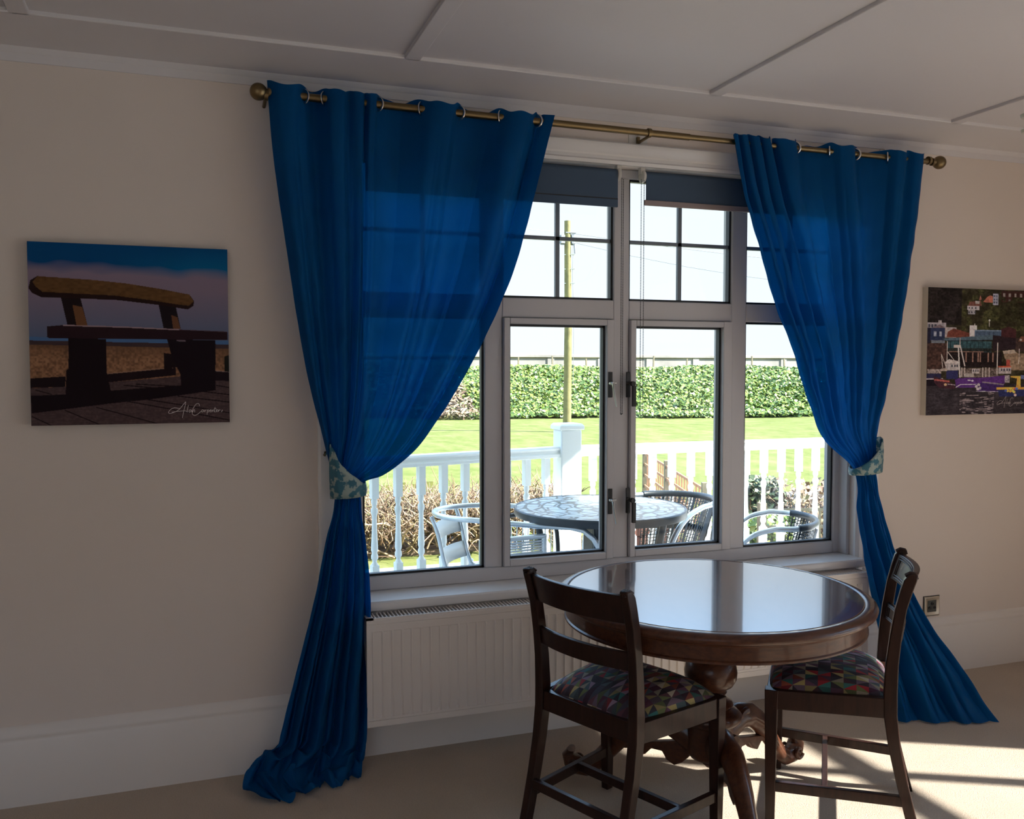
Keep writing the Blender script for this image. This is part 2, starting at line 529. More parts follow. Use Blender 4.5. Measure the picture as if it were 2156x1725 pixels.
# small step along the reveal
m = MB(); m.box(WX1 - .016, WX1, .03, .086, .56, WZ1 - .004); m.box(WX0, WX0 + .016, .03, .086, .56, WZ1 - .004)
wpart(m, 'frame_trim', M_upvc, bevel=.003)
panes = [(.560, 1.018, .612, 1.556), (2.156, 2.612, .612, 1.556), (1.114, 1.515, .640, 1.531), (1.642, 2.040, .640, 1.531),
         (.560, 1.018, 1.630, 2.105), (1.088, 1.549, 1.630, 2.105), (1.616, 2.086, 1.630, 2.105), (2.156, 2.612, 1.630, 2.105)]
for k, (a, b) in enumerate(((1.088, 1.549), (1.616, 2.086))):
    x0, x1, z0, z1 = panes[2 + k]
    m = MB()
    c = (x0, x1, z0, z1); o_ = (a + .002, b - .003, .614, 1.554)
    for (p, q, r, s_) in ((o_[0], c[0], o_[2], o_[3]), (c[1], o_[1], o_[2], o_[3]), (c[0], c[1], o_[2], c[2]), (c[0], c[1], c[3], o_[3])):
        m.box(p, q, .066, .140, r, s_)
    so = wpart(m, 'casement_sash', M_upvc, bevel=.003)
for i, (x0, x1, z0, z1) in enumerate(panes):
    m = MB(); g = .0075
    yg = .094 if i in (2, 3) else .100
    for (p, q, r, s_) in ((x0, x0 + g, z0, z1), (x1 - g, x1, z0, z1), (x0, x1, z0, z0 + g), (x0, x1, z1 - g, z1)):
        m.box(p - .001, q + .001, yg - .006, yg + .018, r - .001, s_ + .001)
    wpart(m, 'gasket', M_gasket)
    m = MB(); m.box(x0 + .002, x1 - .002, yg + .004, yg + .008, z0 + .002, z1 - .002)
    wpart(m, 'pane', M_glass)
    if i >= 4:
        m = MB(); xm = (x0 + x1) / 2; zm = 1.862
        m.box(xm - .008, xm + .008, yg - .001, yg + .014, z0, z1); m.box(x0, x1, yg - .001, yg + .014, zm - .007, zm + .007)
        wpart(m, 'glazing_bar', M_spacer)

# four window fasteners
for (hx, hz, s_, lab) in ((1.527, 1.300, 1, None), (1.529, .842, 1, None), (1.604, 1.300, -1, None), (1.606, .842, -1, None)):
    m = MB(); yy = .066
    m.box(hx - .009, hx + .009, yy - .006, yy, hz - .050, hz + .050)
    h = wpart(m, 'window_handle', M_blackm, bevel=.002)
    m = MB()
    m.tube([(hx, yy - .004, hz + .005), (hx, yy - .034, hz + .005)], .008, 12)
    m.tube([(hx - .010 * s_, yy - .022, hz + .006), (hx + .016 * s_, yy - .022, hz + .008)], .005, 8)
    if s_ > 0:
        m.tube([(hx - .002, yy - .034, hz + .004), (hx, yy - .034, hz - .022), (hx + .012, yy - .036, hz - .085)], [.009, .0055, .0055], 10, flat=.6)
    else:
        m.box(hx + .004, hx + .018, yy - .040, yy - .026, hz - .085, hz - .004)
        m.tube([(hx + .006, yy - .040, hz + .004), (hx + .006, yy - .026, hz + .004)], .010, 12)
    m.v = [(x - win_loc.x, y - win_loc.y, z - win_loc.z) for x, y, z in m.v]
    lv = m.build('handle_lever', M_silver if s_ > 0 else M_blackm, h, bevel=.001)

# ---------------------------------------------------------------- garden door in the right wall (lets the sun in)
door = bpy.data.objects.new('door_1', None); COL.objects.link(door); door.location = (4.1, -2.34, 0); struct(door)


def dpart(m, name, mat, **k):
    m.v = [(x - 4.1, y + 2.34, z) for x, y, z in m.v]
    return m.build(name, mat, door, **k)


m = MB()
m.box(4.06, 4.14, DY0 + .002, DY0 + .04, 0, DZ - .002); m.box(4.06, 4.14, DY1 - .035, DY1 - .002, 0, DZ - .002); m.box(4.06, 4.14, DY0 + .04, DY1 - .035, DZ - .045, DZ - .002); m.box(4.06, 4.14, DY0 + .04, DY1 - .035, 0, .05)
dpart(m, 'door_frame', M_upvc)
m = MB()
for yy in (-1.755, -2.60, -3.50): m.box(4.07, 4.13, yy - .020, yy + .020, .05, DZ - .045)
m.box(4.07, 4.13, DY0 + .04, DY1 - .035, 1.535, 1.595)
dpart(m, 'glazing_bar', M_upvc)
m = MB(); m.box(4.098, 4.102, DY0 + .04, DY1 - .035, .05, DZ - .045); dpart(m, 'pane', M_glass)

# ================================================================ radiator
RX0, RX1 = .530, 2.615
rad = thing('radiator', 'long white ribbed panel radiator under the window sill', 'radiator', (1.57, -.09, .148))


def rp(m, name, mat, par=None, **k):
    m.v = [(x - 1.57, y + .09, z - .148) for x, y, z in m.v]
    return m.build(name, mat, par or rad, **k)


pitch = .03335; nrib = int((RX1 - RX0 - .03) / pitch); xs0 = RX0 + .018
xs = []; ys = []
xs.append(RX0); ys.append(0.0)
for i in range(nrib):
    x = xs0 + i * pitch
    for dx, d in ((0, 0), (.0015, .003), (.0035, .0042), (.0055, .003), (.0085, -.0065), (.012, -.0090), (.022, -.0090), (.027, -.0065)):
        xs.append(x + dx); ys.append(d)
xs.append(xs0 + nrib * pitch); ys.append(0); xs.append(RX1); ys.append(0)
xs = np.array(xs); ys = np.array(ys)
zr = [(.148, 0, .010), (.150, 0, 0), (.170, 0, 0), (.1705, 0, .0015), (.172, 0, 0), (.180, 0, 0), (.190, 1, 0), (.466, 1, 0), (.476, 0, 0), (.500, 0, 0), (.5005, 0, .0015), (.502, 0, 0), (.514, 0, 0), (.519, 0, .004)]
G = np.zeros((len(zr), len(xs), 3))
for i, (z, k, off) in enumerate(zr):
    G[i, :, 0] = xs; G[i, :, 1] = -.140 - ys * k + off; G[i, :, 2] = z
m = MB().grid(G)
m.box(RX0, RX1, -.1385, -.128, .1485, .516)
rp(m, 'front_panel', M_rad, sharp=24)
rp(MB().box(RX0 + .01, RX1 - .01, -.072, -.056, .15, .51), 'back_panel', M_rad, bevel=.003)
rp(MB().box(RX0, RX0 + .004, -.139, -.054, .156, .522), 'side_panel', M_rad, bevel=.002)
rp(MB().box(RX1 - .004, RX1, -.139, -.054, .156, .522), 'side_panel', M_rad, bevel=.002)
m = MB()
m.box(RX0, RX1, -.139, -.132, .514, .522); m.box(RX0, RX1, -.060, -.054, .514, .522)
m.box(RX0, RX0 + .024, -.139, -.054, .514, .522)
for x in np.arange(RX0 + .03, RX1 - .01, .0132): m.box(x, x + .0048, -.134, -.058, .514, .5215)
rp(m, 'top_grille', M_rad)
rp(MB().box(.75, .80, -.056, -.001, .25, .45), 'wall_bracket', M_rad)
rp(MB().box(2.35, 2.40, -.056, -.001, .25, .45), 'wall_bracket', M_rad)
rp(MB().tube([(2.60, -.09, .16), (2.60, -.09, .0)], .0075, 12), 'pipe', M_chrome)

# ================================================================ TV socket
so = thing('television_socket', 'square satin steel aerial socket on the wall above the skirting', 'socket', (3.083, 0, .304))
m = MB()
m.loft([[(-.043, -.0005, -.043), (.043, -.0005, -.043), (.043, -.0005, .043), (-.043, -.0005, .043)],
        [(-.043, -.005, -.043), (.043, -.005, -.043), (.043, -.005, .043), (-.043, -.005, .043)],
        [(-.039, -.009, -.039), (.039, -.009, -.039), (.039, -.009, .039), (-.039, -.009, .039)],
        [(-.026, -.006, -.026), (.026, -.006, -.026), (.026, -.006, .026), (-.026, -.006, .026)]])
m.build('face_plate', M_steel, so, bevel=.001)
MB().box(-.0455, .0455, -.003, -.0002, -.0455, .0455).build('back_plate', M_blackp, so)
ins = MB().box(-.024, .024, -.0075, -.004, -.026, .026).build('insert', flat('dark_grey_insert', (.06, .062, .055), .5), so)
for (x, z) in ((0, .012), (-.014, -.007), (.014, -.007)):
    MB().lathe([(.0065, 0), (.0065, .003), (.003, .003), (.003, .001)], n=20).build('connector', M_blackp, ins).matrix_local = Matrix.Translation((x, -.0075, z)) @ Matrix.Rotation(pi / 2, 4, 'X')

# ================================================================ roller blinds
BY = .030


def blind(x0, x1, zb, label, bar_mat, fat, chain_x, nearer):
    b = thing('roller_blind', label, 'blind', ((x0 + x1) / 2, BY, 2.11), 0, 'roller blinds over the window')
    ox = (x0 + x1) / 2

    def bp(m, name, mat, par=None, **k):
        m.v = [(x - ox, y - BY, z - 2.11) for x, y, z in m.v]
        return m.build(name, mat, par or b, **k)
    bp(MB().tube([(x0, BY, 2.108), (x1, BY, 2.108)], .018, 20), 'roller_tube', M_blind)
    bp(MB().box(x0, x1, BY - .0185, BY - .0175, zb + .012, 2.110), 'fabric', M_blind)
    if fat: bp(MB().box(x0 - .008, x1 + .004, BY - .024, BY - .014, zb - .006, zb + .015), 'bottom_bar', bar_mat, bevel=.002)
    else:
        bp(MB().box(x0, x1, BY - .0215, BY - .0135, zb, zb + .030), 'bottom_bar', bar_mat, bevel=.002)
        bp(MB().box(x0, x1, BY - .0195, BY - .0170, zb + .030, zb + .034), 'hem_seam', M_gasket)
    s_ = 1 if chain_x > ox else -1
    xe = x1 if s_ > 0 else x0
    m = MB(); m.lathe([(.004, 0), (.022, 0), (.024, .003), (.024, .010), (.018, .014), (.004, .014)], n=24)
    rt = Matrix.Translation((xe + .001 * s_, BY - .003, 2.104)) @ Matrix.Rotation(pi / 2 * s_, 4, 'Y')
    m.v = [tuple(rt @ Vector(p)) for p in m.v]
    m.box(min(xe, xe + .018 * s_), max(xe, xe + .018 * s_), BY - .012, BY + .012, 2.112, 2.138)
    br = bp(m, 'bracket', M_whitep)
    # ball chain loop
    m = MB(); gap = nearer[0]; zt, zl = 2.088, nearer[1]
    pts = [(chain_x - gap / 2, z) for z in np.arange(zt, zl + gap / 2, -.0062)] + \
          [(chain_x - gap / 2 * cos(a), zl + gap / 2 - gap / 2 * sin(a)) for a in np.linspace(.2, pi - .2, 5)] + \
          [(chain_x + gap / 2, z) for z in np.arange(zl + gap / 2, zt, .0062)]
    for (px_, pz) in pts:
        r = .0026
        m.add([(px_ - r, BY - .022, pz), (px_ + r, BY - .022, pz), (px_, BY - .022 - r, pz), (px_, BY - .022 + r, pz), (px_, BY - .022, pz - r), (px_, BY - .022, pz + r)],
              [(0, 2, 5), (2, 1, 5), (1, 3, 5), (3, 0, 5), (2, 0, 4), (1, 2, 4), (3, 1, 4), (0, 3, 4)])
    bp(m, 'chain', M_cord)
    bp(MB().tube([(p[0], BY - .022, p[1]) for p in pts], .0007, 5), 'cord', M_cord)
    return b


blind(.565, 1.530, 1.978, 'dark grey roller blind with narrow hem, left of the centre mullion', M_blind, False, 1.548, (.007, 1.187))
blind(1.650, 2.58, 1.998, 'dark grey roller blind with wide bottom bar, right of the centre mullion', M_blindbar, True, 1.634, (.012, 1.180))

# ================================================================ curtain pole
RY, RZ = -.095, 2.238
pole = thing('curtain_pole', 'long antique brass curtain pole with ball ends above the window', 'curtain pole', (1.6, RY, RZ))


def pp(m, name, mat, par=None, **k):
    m.v = [(x - 1.6, y - RY, z - RZ) for x, y, z in m.v]
    return m.build(name, mat, par or pole, **k)


pp(MB().tube([(.225, RY, RZ + .008), (1.775, RY, RZ - .001)], .0125, 20), 'pole', M_brass)
pp(MB().tube([(1.76, RY, RZ - .001), (2.95, RY, RZ - .004)], .0105, 20), 'inner_pole', M_brass)
for (x, s_, zz) in ((.205, -1, .0095), (2.982, 1, -.004)):
    m = MB(); pr = [(.0125, -.045), (.016, -.043), (.016, -.030), (.012, -.028), (.012, -.024)] + [(.0275 * cos(a), .0275 * sin(a)) for a in np.linspace(-1.1, pi / 2 - .001, 16)]
    m.lathe(pr, n=28)
    rt = Matrix.Translation((x, RY, RZ + zz)) @ Matrix.Rotation(pi / 2 * s_, 4, 'Y')
    m.v = [tuple(rt @ Vector(p)) for p in m.v]
    pp(m, 'ball_finial', M_brass)
m = MB(); m.tube([(1.597, RY, RZ), (1.611, RY, RZ)], .017, 20); m.tube([(1.604, RY, RZ - .012), (1.604, -.01, RZ - .016)], .006, 10)
m.box(1.598, 1.610, -.014, -.004, RZ - .032, RZ + .006)
pp(m, 'centre_bracket', M_brass, bevel=.001)
pp(MB().box(1.567, 1.646, -.004, 0, 2.203, 2.262), 'bracket_pad', M_whitep, bevel=.001)
for x in (.228, 2.925): pp(MB().tube([(x, RY, RZ), (x, -.001, RZ - .01)], .006, 10).tube([(x - .006, RY, RZ), (x + .006, RY, RZ)], .017, 16), 'end_bracket', M_brass)
pp(MB().box(2.752, 2.762, -.03, 0, 2.262, 2.285).box(2.768, 2.778, -.03, 0, 2.262, 2.285).box(2.75, 2.78, -.006, 0, 2.258, 2.29), 'spare_bracket', M_whitep)


# ================================================================ curtains
def interp(T, P, t):
    P = np.array(P, float); T = np.array(T, float)
    # smooth (Catmull-like) interpolation through PCHIP-free cubic Hermite
    m_ = np.gradient(P, T, axis=0)
    k = np.clip(np.searchsorted(T, t) - 1, 0, len(T) - 2)
    h = (T[k + 1] - T[k])[:, None]; s = ((t - T[k]) / (T[k + 1] - T[k]))[:, None]
    return (2 * s**3 - 3 * s**2 + 1) * P[k] + (s**3 - 2 * s**2 + s) * h * m_[k] + (-2 * s**3 + 3 * s**2) * P[k + 1] + (s**3 - s**2) * h * m_[k + 1]


def fold_noise(u, seed, freqs):
    r = np.random.default_rng(seed); o = np.zeros_like(u)
    for f_, a_ in freqs:
        o += a_ * np.sin(2 * pi * (f_ * u + r.random()) + .8 * np.sin(2 * pi * (f_ * .37 * u + r.random())))
    return o


def cusps(u, seed, freqs):
    r = np.random.default_rng(seed); o = np.zeros_like(u)
    for f_, a_ in freqs:
        p = f_ * u + .22 * np.sin(2 * pi * (f_ * .31 * u + r.random())) + r.random()
        o += a_ * (2 * np.abs(np.sin(pi * p)) ** .75 - 1.2)
    return o


def curtain(name, label, top, L, R, foldA, seed, nu=340, nv=320, pleats=6, crumple=2.0, low=4):
    """top: (x, y-offset) control points along the heading. L, R: (t, x, y, z) edges. foldA: (t, A_top, A_pleat, A_fine)"""
    cur = thing(name, label, 'curtain', (R[0][1], RY, 0), 0, 'blue curtains tied back either side of the window')
    tp = np.array(top, float)
    dl = np.r_[0, np.cumsum(np.hypot(np.diff(tp[:, 0]), np.diff(tp[:, 1])))]
    dl /= dl[-1]
    u = np.linspace(0, 1, nu); t = np.linspace(0, 1, nv)
    XY = interp(dl, tp, u)
    wx = (XY[:, 0] - tp[0, 0]) / (tp[-1, 0] - tp[0, 0]); fy = XY[:, 1]
    Lp = np.array(L, float); Rp = np.array(R, float)
    Lc = interp(Lp[:, 0], Lp[:, 1:], t); Rc = interp(Rp[:, 0], Rp[:, 1:], t)
    fa = np.array(foldA, float)
    A = np.stack([np.interp(t, fa[:, 0], fa[:, k]) for k in (1, 2, 3)], 1)
    fine = fold_noise(u, seed, [(7, .5), (11, .35), (17, .18)])
    pl = cusps(u, seed + 1, [(pleats, .55), (pleats * 2.3, .30)])
    pl2 = cusps(u, seed + 2, [(low, .65), (low * 2.1, .28)])
    G = np.zeros((nv, nu, 3))
    for i in range(nv):
        w = wx * (1 - min(1, t[i] * 2.5)) + u * min(1, t[i] * 2.5)
        P = Lc[i][None] * (1 - w[:, None]) + Rc[i][None] * w[:, None]
        d = Rc[i] - Lc[i]; n = np.array([-d[1], d[0]]); 
        L_ = np.hypot(*n); n = -n / max(L_, 1e-6)     # toward the room
        if n[1] > 0: n = -n
        if t[i] < .3: n = np.array([0, -1.0])
        edge = np.clip(np.minimum(u, 1 - u) * 14, .25, 1)
        k = np.clip((t[i] - .30) / .35, 0, 1)
        off = -fy * A[i, 0] + edge * (A[i, 1] * (pl * (1 - k) + pl2 * k) + A[i, 2] * fine)
        side = np.gradient(off) * 0
        P[:, 0] += n[0] * off; P[:, 1] += n[1] * off
        G[i] = P
    # soft wrinkles
    zz = G[..., 2]
    wr = .0022 * np.sin(zz * 31 + 9 * u[None] * 3) * np.sin(u[None] * 21 + zz * 7) + .0016 * np.sin(zz * 57 - 40 * u[None])
    G[..., 1] += wr * np.clip(t[:, None] * 6, 0, 1)
    # crumpled cloth where it meets the carpet
    cw = np.clip((t[:, None] - crumple) / .06, 0, 1)
    cn = np.sin(u[None] * 17 + t[:, None] * 60) * np.sin(u[None] * 9 - t[:, None] * 95 + 1) 
    G[..., 2] += cw * (.030 * np.clip(cn, 0, 1) + .012 * np.clip(np.sin(u[None] * 31 + t[:, None] * 140), 0, 1))
    G[..., 1] += cw * .016 * np.sin(u[None] * 23 + t[:, None] * 70)
    # scalloped heading
    hd = np.clip(1 - t[:, None] * 30, 0, 1)
    G[..., 2] += hd * (.006 * np.cos(fy / .035 * pi)[None] * 1.0 + .003 * np.sin(u * 90)[None])
    G[..., 2] = np.maximum(G[..., 2], .006)
    G[..., 0] -= R[0][1]; G[..., 1] -= RY
    idx = np.arange(nv * nu).reshape(nv, nu)
    F = np.stack([idx[:-1, :-1], idx[:-1, 1:], idx[1:, 1:], idx[1:, :-1]], -1).reshape(-1, 4)
    o = np_mesh('drape', G.reshape(-1, 3), F, M_silk, cur, True)
    return cur, G


def eyelets(cur, xs, ox, rzs):
    for x, s_ in xs:
        m = MB(); ring = []
        zc = RZ + .008 - (x - .225) * .0055
        for a in np.linspace(0, 2 * pi, 28, endpoint=False): ring.append((.0, .021 * cos(a), .021 * sin(a)))
        m.tube(ring, .0042, 8, closed=True, flat=.7)
        rt = Matrix.Translation((x - ox, 0, zc)) @ Matrix.Rotation(radians(38 * s_), 4, 'Z')
        m.v = [tuple(rt @ Vector(p)) for p in m.v]
        m.build('eyelet', M_chrome, cur)


topL = [(.232, -.004), (.262, -.030), (.31, -.032), (.347, 0), (.380, .032), (.414, 0), (.435, -.030), (.470, -.034), (.492, -.012), (.510, -.030), (.535, -.030), (.548, -.005), (.560, -.028), (.575, -.024), (.590, 0), (.66, .034), (.738, 0), (.775, -.032), (.84, -.033), (.872, 0), (.95, .034), (1.022, 0), (1.060, -.032), (1.12, -.034), (1.157, 0), (1.172, .018), (1.182, -.008), (1.213, -.034)]
# t runs 0..1 from the heading to the floor: tie at about .5
Ledge = [(0, .231, -.095, 2.279), (.09, .246, -.10, 2.06), (.20, .280, -.10, 1.79), (.36, .350, -.10, 1.33), (.455, .405, -.095, 1.10), (.51, .436, -.09, .96), (.54, .432, -.09, .90), (.60, .405, -.10, .80), (.68, .362, -.11, .60), (.77, .303, -.12, .38), (.83, .268, -.125, .25), (.87, .247, -.12, .165), (.89, .236, -.12, .125), (.91, .200, -.12, .105), (.935, .160, -.13, .085), (.955, .130, -.14, .045), (.97, .125, -.17, .022), (.985, .165, -.24, .012), (1, .215, -.285, .006)]
Redge = [(0, 1.213, -.095, 2.262), (.09, 1.150, -.10, 2.03), (.20, 1.055, -.10, 1.70), (.30, .930, -.10, 1.43), (.38, .800, -.11, 1.215), (.43, .690, -.12, 1.075), (.465, .590, -.13, 1.005), (.49, .535, -.115, .985), (.54, .522, -.10, .90), (.60, .535, -.11, .78), (.68, .548, -.115, .60), (.77, .542, -.12, .38), (.83, .532, -.13, .24), (.87, .528, -.14, .13), (.905, .520, -.15, .085), (.94, .515, -.16, .050), (.97, .505, -.175, .025), (1, .490, -.19, .008)]
FAl = [(0, 1, 0, 0), (.03, 1, .003, .001), (.12, .95, .018, .002), (.30, .85, .034, .003), (.42, .45, .036, .003), (.49, .05, .014, .004), (.53, 0, .014, .004), (.60, 0, .032, .002), (.80, 0, .055, .0025), (.90, 0, .055, .003), (1, 0, .025, .006)]
curL, GL = curtain('curtain', 'long blue silk curtain left of the window, pooling on the carpet', topL, Ledge, Redge, FAl, 3, pleats=4.5, crumple=.885, low=3.6)
eyelets(curL, [(.347, 1), (.414, -1), (.590, 1), (.738, -1), (.872, 1), (1.022, -1), (1.157, 1)], 1.213, 0)

topR = [(1.951, -.030), (1.962, -.036), (1.975, .010), (1.992, -.034), (2.012, -.030), (2.026, .012), (2.040, -.030), (2.062, -.034), (2.076, .014), (2.090, -.026), (2.108, -.034), (2.128, -.010), (2.142, .020), (2.158, -.020), (2.20, -.034), (2.235, -.028), (2.252, 0), (2.33, .033), (2.418, 0), (2.45, -.032), (2.51, -.033), (2.544, 0), (2.62, .034), (2.708, 0), (2.735, -.032), (2.78, -.030), (2.805, -.006), (2.828, -.032), (2.865, -.032), (2.893, -.008)]
LedgeR = [(0, 1.951, -.095, 2.262), (.09, 1.998, -.10, 2.03), (.18, 2.066, -.10, 1.84), (.28, 2.142, -.10, 1.62), (.36, 2.232, -.105, 1.43), (.43, 2.306, -.11, 1.24), (.475, 2.395, -.12, 1.07), (.50, 2.500, -.12, .99), (.53, 2.556, -.11, .935), (.60, 2.553, -.13, .78), (.70, 2.560, -.17, .58), (.80, 2.560, -.24, .36), (.90, 2.545, -.33, .14), (.96, 2.535, -.38, .04), (1, 2.530, -.405, .008)]
RedgeR = [(0, 2.893, -.095, 2.262), (.09, 2.866, -.10, 2.06), (.20, 2.830, -.10, 1.82), (.32, 2.780, -.10, 1.53), (.42, 2.718, -.10, 1.26), (.475, 2.680, -.10, 1.10), (.53, 2.672, -.105, .935), (.60, 2.690, -.13, .78), (.70, 2.722, -.19, .58), (.80, 2.775, -.29, .36), (.90, 2.862, -.42, .15), (.96, 2.880, -.50, .05), (1, 2.885, -.55, .008)]
FAr = [(0, 1, 0, 0), (.03, 1, .003, .001), (.12, .95, .018, .002), (.30, .85, .034, .003), (.42, .5, .040, .003), (.49, .05, .016, .004), (.53, 0, .014, .004), (.60, 0, .030, .002), (.80, 0, .060, .002), (.95, 0, .060, .002), (1, 0, .026, .002)]
curR, GR = curtain('curtain', 'long blue silk curtain right of the window, its hem swept into the room', topR, LedgeR, RedgeR, FAr, 21, pleats=4.5, low=2.4)
eyelets(curR, [(2.142, -1), (2.252, 1), (2.418, -1), (2.544, 1), (2.708, -1)], 2.893, 0)


def tieback(label, cx, cy, rx, ry, ztop, zbot, ox, hookx, hookz):
    tb = thing('curtain_tieback', label, 'curtain tieback', (cx, cy, zbot(0)), 0, 'floral curtain tiebacks')
    z0 = zbot(0); nu_ = 64
    G = np.zeros((7, nu_, 3))
    for j in range(nu_):
        a = 2 * pi * j / nu_
        for i in range(7):
            k = i / 6
            z = zbot(a) * (1 - k) + ztop(a) * k
            bul = 1 + .05 * sin(pi * k)
            G[i, j] = (rx * cos(a) * bul + .0015 * sin(9 * a), ry * sin(a) * bul, z - z0)
    MB().grid(G, closed_u=True).build('band', M_tie, tb, solid=.004)
    MB().tube([(hookx - cx, -.0 - cy, hookz - z0), (hookx - cx, -.045 - cy, hookz - z0), (hookx - cx, -.055 - cy, hookz - z0 + .012)], .004, 8).build('hook', M_brass, tb)
    m = MB(); m.tube([(hookx - cx, -.045 - cy, hookz - z0), ((hookx - cx) * .9, ry * .9, ztop(pi if hookx < cx else 0) - z0 - .03)], .003, 8)
    m.build('loop', M_tie, tb)
    return tb


tieback('teal floral tieback gathering the left curtain', .478, -.105, .058, .050,
        lambda a: 1.03 - .052 * cos(a) + (.03 if cos(a) < -.5 else 0) * (-cos(a) - .5) * 2 - .012 * sin(-a), lambda a: .935 + .004 * cos(a), 0, .41, 1.07)
tieback('teal floral tieback gathering the right curtain', 2.616, -.108, .070, .050,
        lambda a: 1.005 + .055 * cos(a) + .02 * max(0, cos(a)), lambda a: .930 + .006 * cos(a), 0, 2.69, 1.09)


# ================================================================ canvas prints
def lin(c):
    c = np.asarray(c, float) / 255
    return np.where(c <= .04045, c / 12.92, ((c + .055) / 1.055) ** 2.4)


def inpoly(X, Y, poly):
    r = np.zeros(X.shape, bool); n = len(poly)
    for i in range(n):
        x1, y1 = poly[i]; x2, y2 = poly[(i + 1) % n]
        if y1 == y2: continue
        c = ((y1 > Y) != (y2 > Y)) & (X < (x2 - x1) * (Y - y1) / (y2 - y1) + x1)
        r ^= c
    return r


def vnoise(X, Y, s, seed):
    r = np.random.default_rng(seed).random((64, 64)); x = X / s; y = Y / s
    xi = np.floor(x).astype(int); yi = np.floor(y).astype(int); fx = x - xi; fy = y - yi
    fx = fx * fx * (3 - 2 * fx); fy = fy * fy * (3 - 2 * fy)
    g = lambda a, b: r[b % 64, a % 64]
    return (g(xi, yi) * (1 - fx) + g(xi + 1, yi) * fx) * (1 - fy) + (g(xi, yi + 1) * (1 - fx) + g(xi + 1, yi + 1) * fx) * fy


class Paint:
    def __init__(s, X, Y): s.X = X; s.Y = Y; s.C = np.zeros(X.shape + (3,))

    def put(s, mask, col, n=None):
        c = lin(col)
        s.C[mask] = c if n is None else (c * n[..., None])[mask]

    def poly(s, p, col, n=None): s.put(inpoly(s.X, s.Y, p), col, n)

    def rect(s, x0, y0, x1, y1, col, n=None): s.put((s.X > x0) & (s.X < x1) & (s.Y > y0) & (s.Y < y1), col, n)

    def line(s, pts, w, col):
        for (x1, y1), (x2, y2) in zip(pts[:-1], pts[1:]):
            dx, dy = x2 - x1, y2 - y1; L = hypot(dx, dy)
            k = np.clip(((s.X - x1) * dx + (s.Y - y1) * dy) / (L * L), 0, 1)
            s.put(np.hypot(s.X - x1 - k * dx, s.Y - y1 - k * dy) < w / 2, col)

    def disc(s, x, y, r, col): s.put(np.hypot(s.X - x, s.Y - y) < r, col)


def canvas(name, label, x0, x1, z0, z1, nx, nz, paintfn, gain, edge_mat, edge_paint):
    th = .032
    c = thing(name, label, 'picture', (x0, 0, z0))
    u, v = np.meshgrid(np.linspace(0, 1, nx), np.linspace(0, 1, nz))      # v down
    colr = paintfn(u, v) / gain
    V = np.stack([u * (x1 - x0), np.full_like(u, -th), (1 - v) * (z1 - z0)], -1).reshape(-1, 3)
    idx = np.arange(nx * nz).reshape(nz, nx)
    F = np.stack([idx[:-1, :-1], idx[1:, :-1], idx[1:, 1:], idx[:-1, 1:]], -1).reshape(-1, 4)
    o = np_mesh('print', V, F, M_print, c)
    ca = o.data.color_attributes.new('print', 'FLOAT_COLOR', 'POINT')
    ca.data.foreach_set('color', np.concatenate([np.clip(colr, 0, .9), np.ones(colr.shape[:2] + (1,))], -1).astype(np.float32).ravel())
    m = MB(); w = x1 - x0; h = z1 - z0
    m.add([(0, -th, 0), (w, -th, 0), (w, -th, h), (0, -th, h), (0, 0, 0), (w, 0, 0), (w, 0, h), (0, 0, h)],
          [(0, 4, 5, 1), (1, 5, 6, 2), (2, 6, 7, 3), (3, 7, 4, 0), (4, 7, 6, 5)])
    m.build('stretcher_frame', edge_mat, c)
    return c


def ribbon(par, strokes, scale, ox, oz, y, w):
    m = MB()
    for st in strokes:
        P = [Vector((ox + p[0] * scale, 0, oz - p[1] * scale)) for p in st]
        L = []; Rr = []
        for i, p in enumerate(P):
            d = (P[min(i + 1, len(P) - 1)] - P[max(i - 1, 0)]); d.normalize(); n = Vector((-d.z, 0, d.x)) * w / 2
            L.append(p + n); Rr.append(p - n)
        vs = [(q.x, y, q.z) for q in L] + [(q.x, y, q.z) for q in Rr]; k = len(P)
        m.add(vs, [(i, i + 1, k + i + 1, k + i) for i in range(k - 1)])
    o = m.build('signature', M_ink, par); o['label'] = 'handwritten white signature'
    return o


# strokes of the handwritten signature, in a 480 x 150 box
def smooth(pts, n=6):
    P = [np.array(p, float) for p in pts]; out = []
    for i in range(len(P) - 1):
        p0 = P[max(i - 1, 0)]; p1 = P[i]; p2 = P[i + 1]; p3 = P[min(i + 2, len(P) - 1)]
        for k in range(n):
            t_ = k / n
            out.append(tuple(.5 * ((2 * p1) + (-p0 + p2) * t_ + (2 * p0 - 5 * p1 + 4 * p2 - p3) * t_**2 + (-p0 + 3 * p1 - 3 * p2 + p3) * t_**3)))
    out.append(tuple(P[-1])); return out


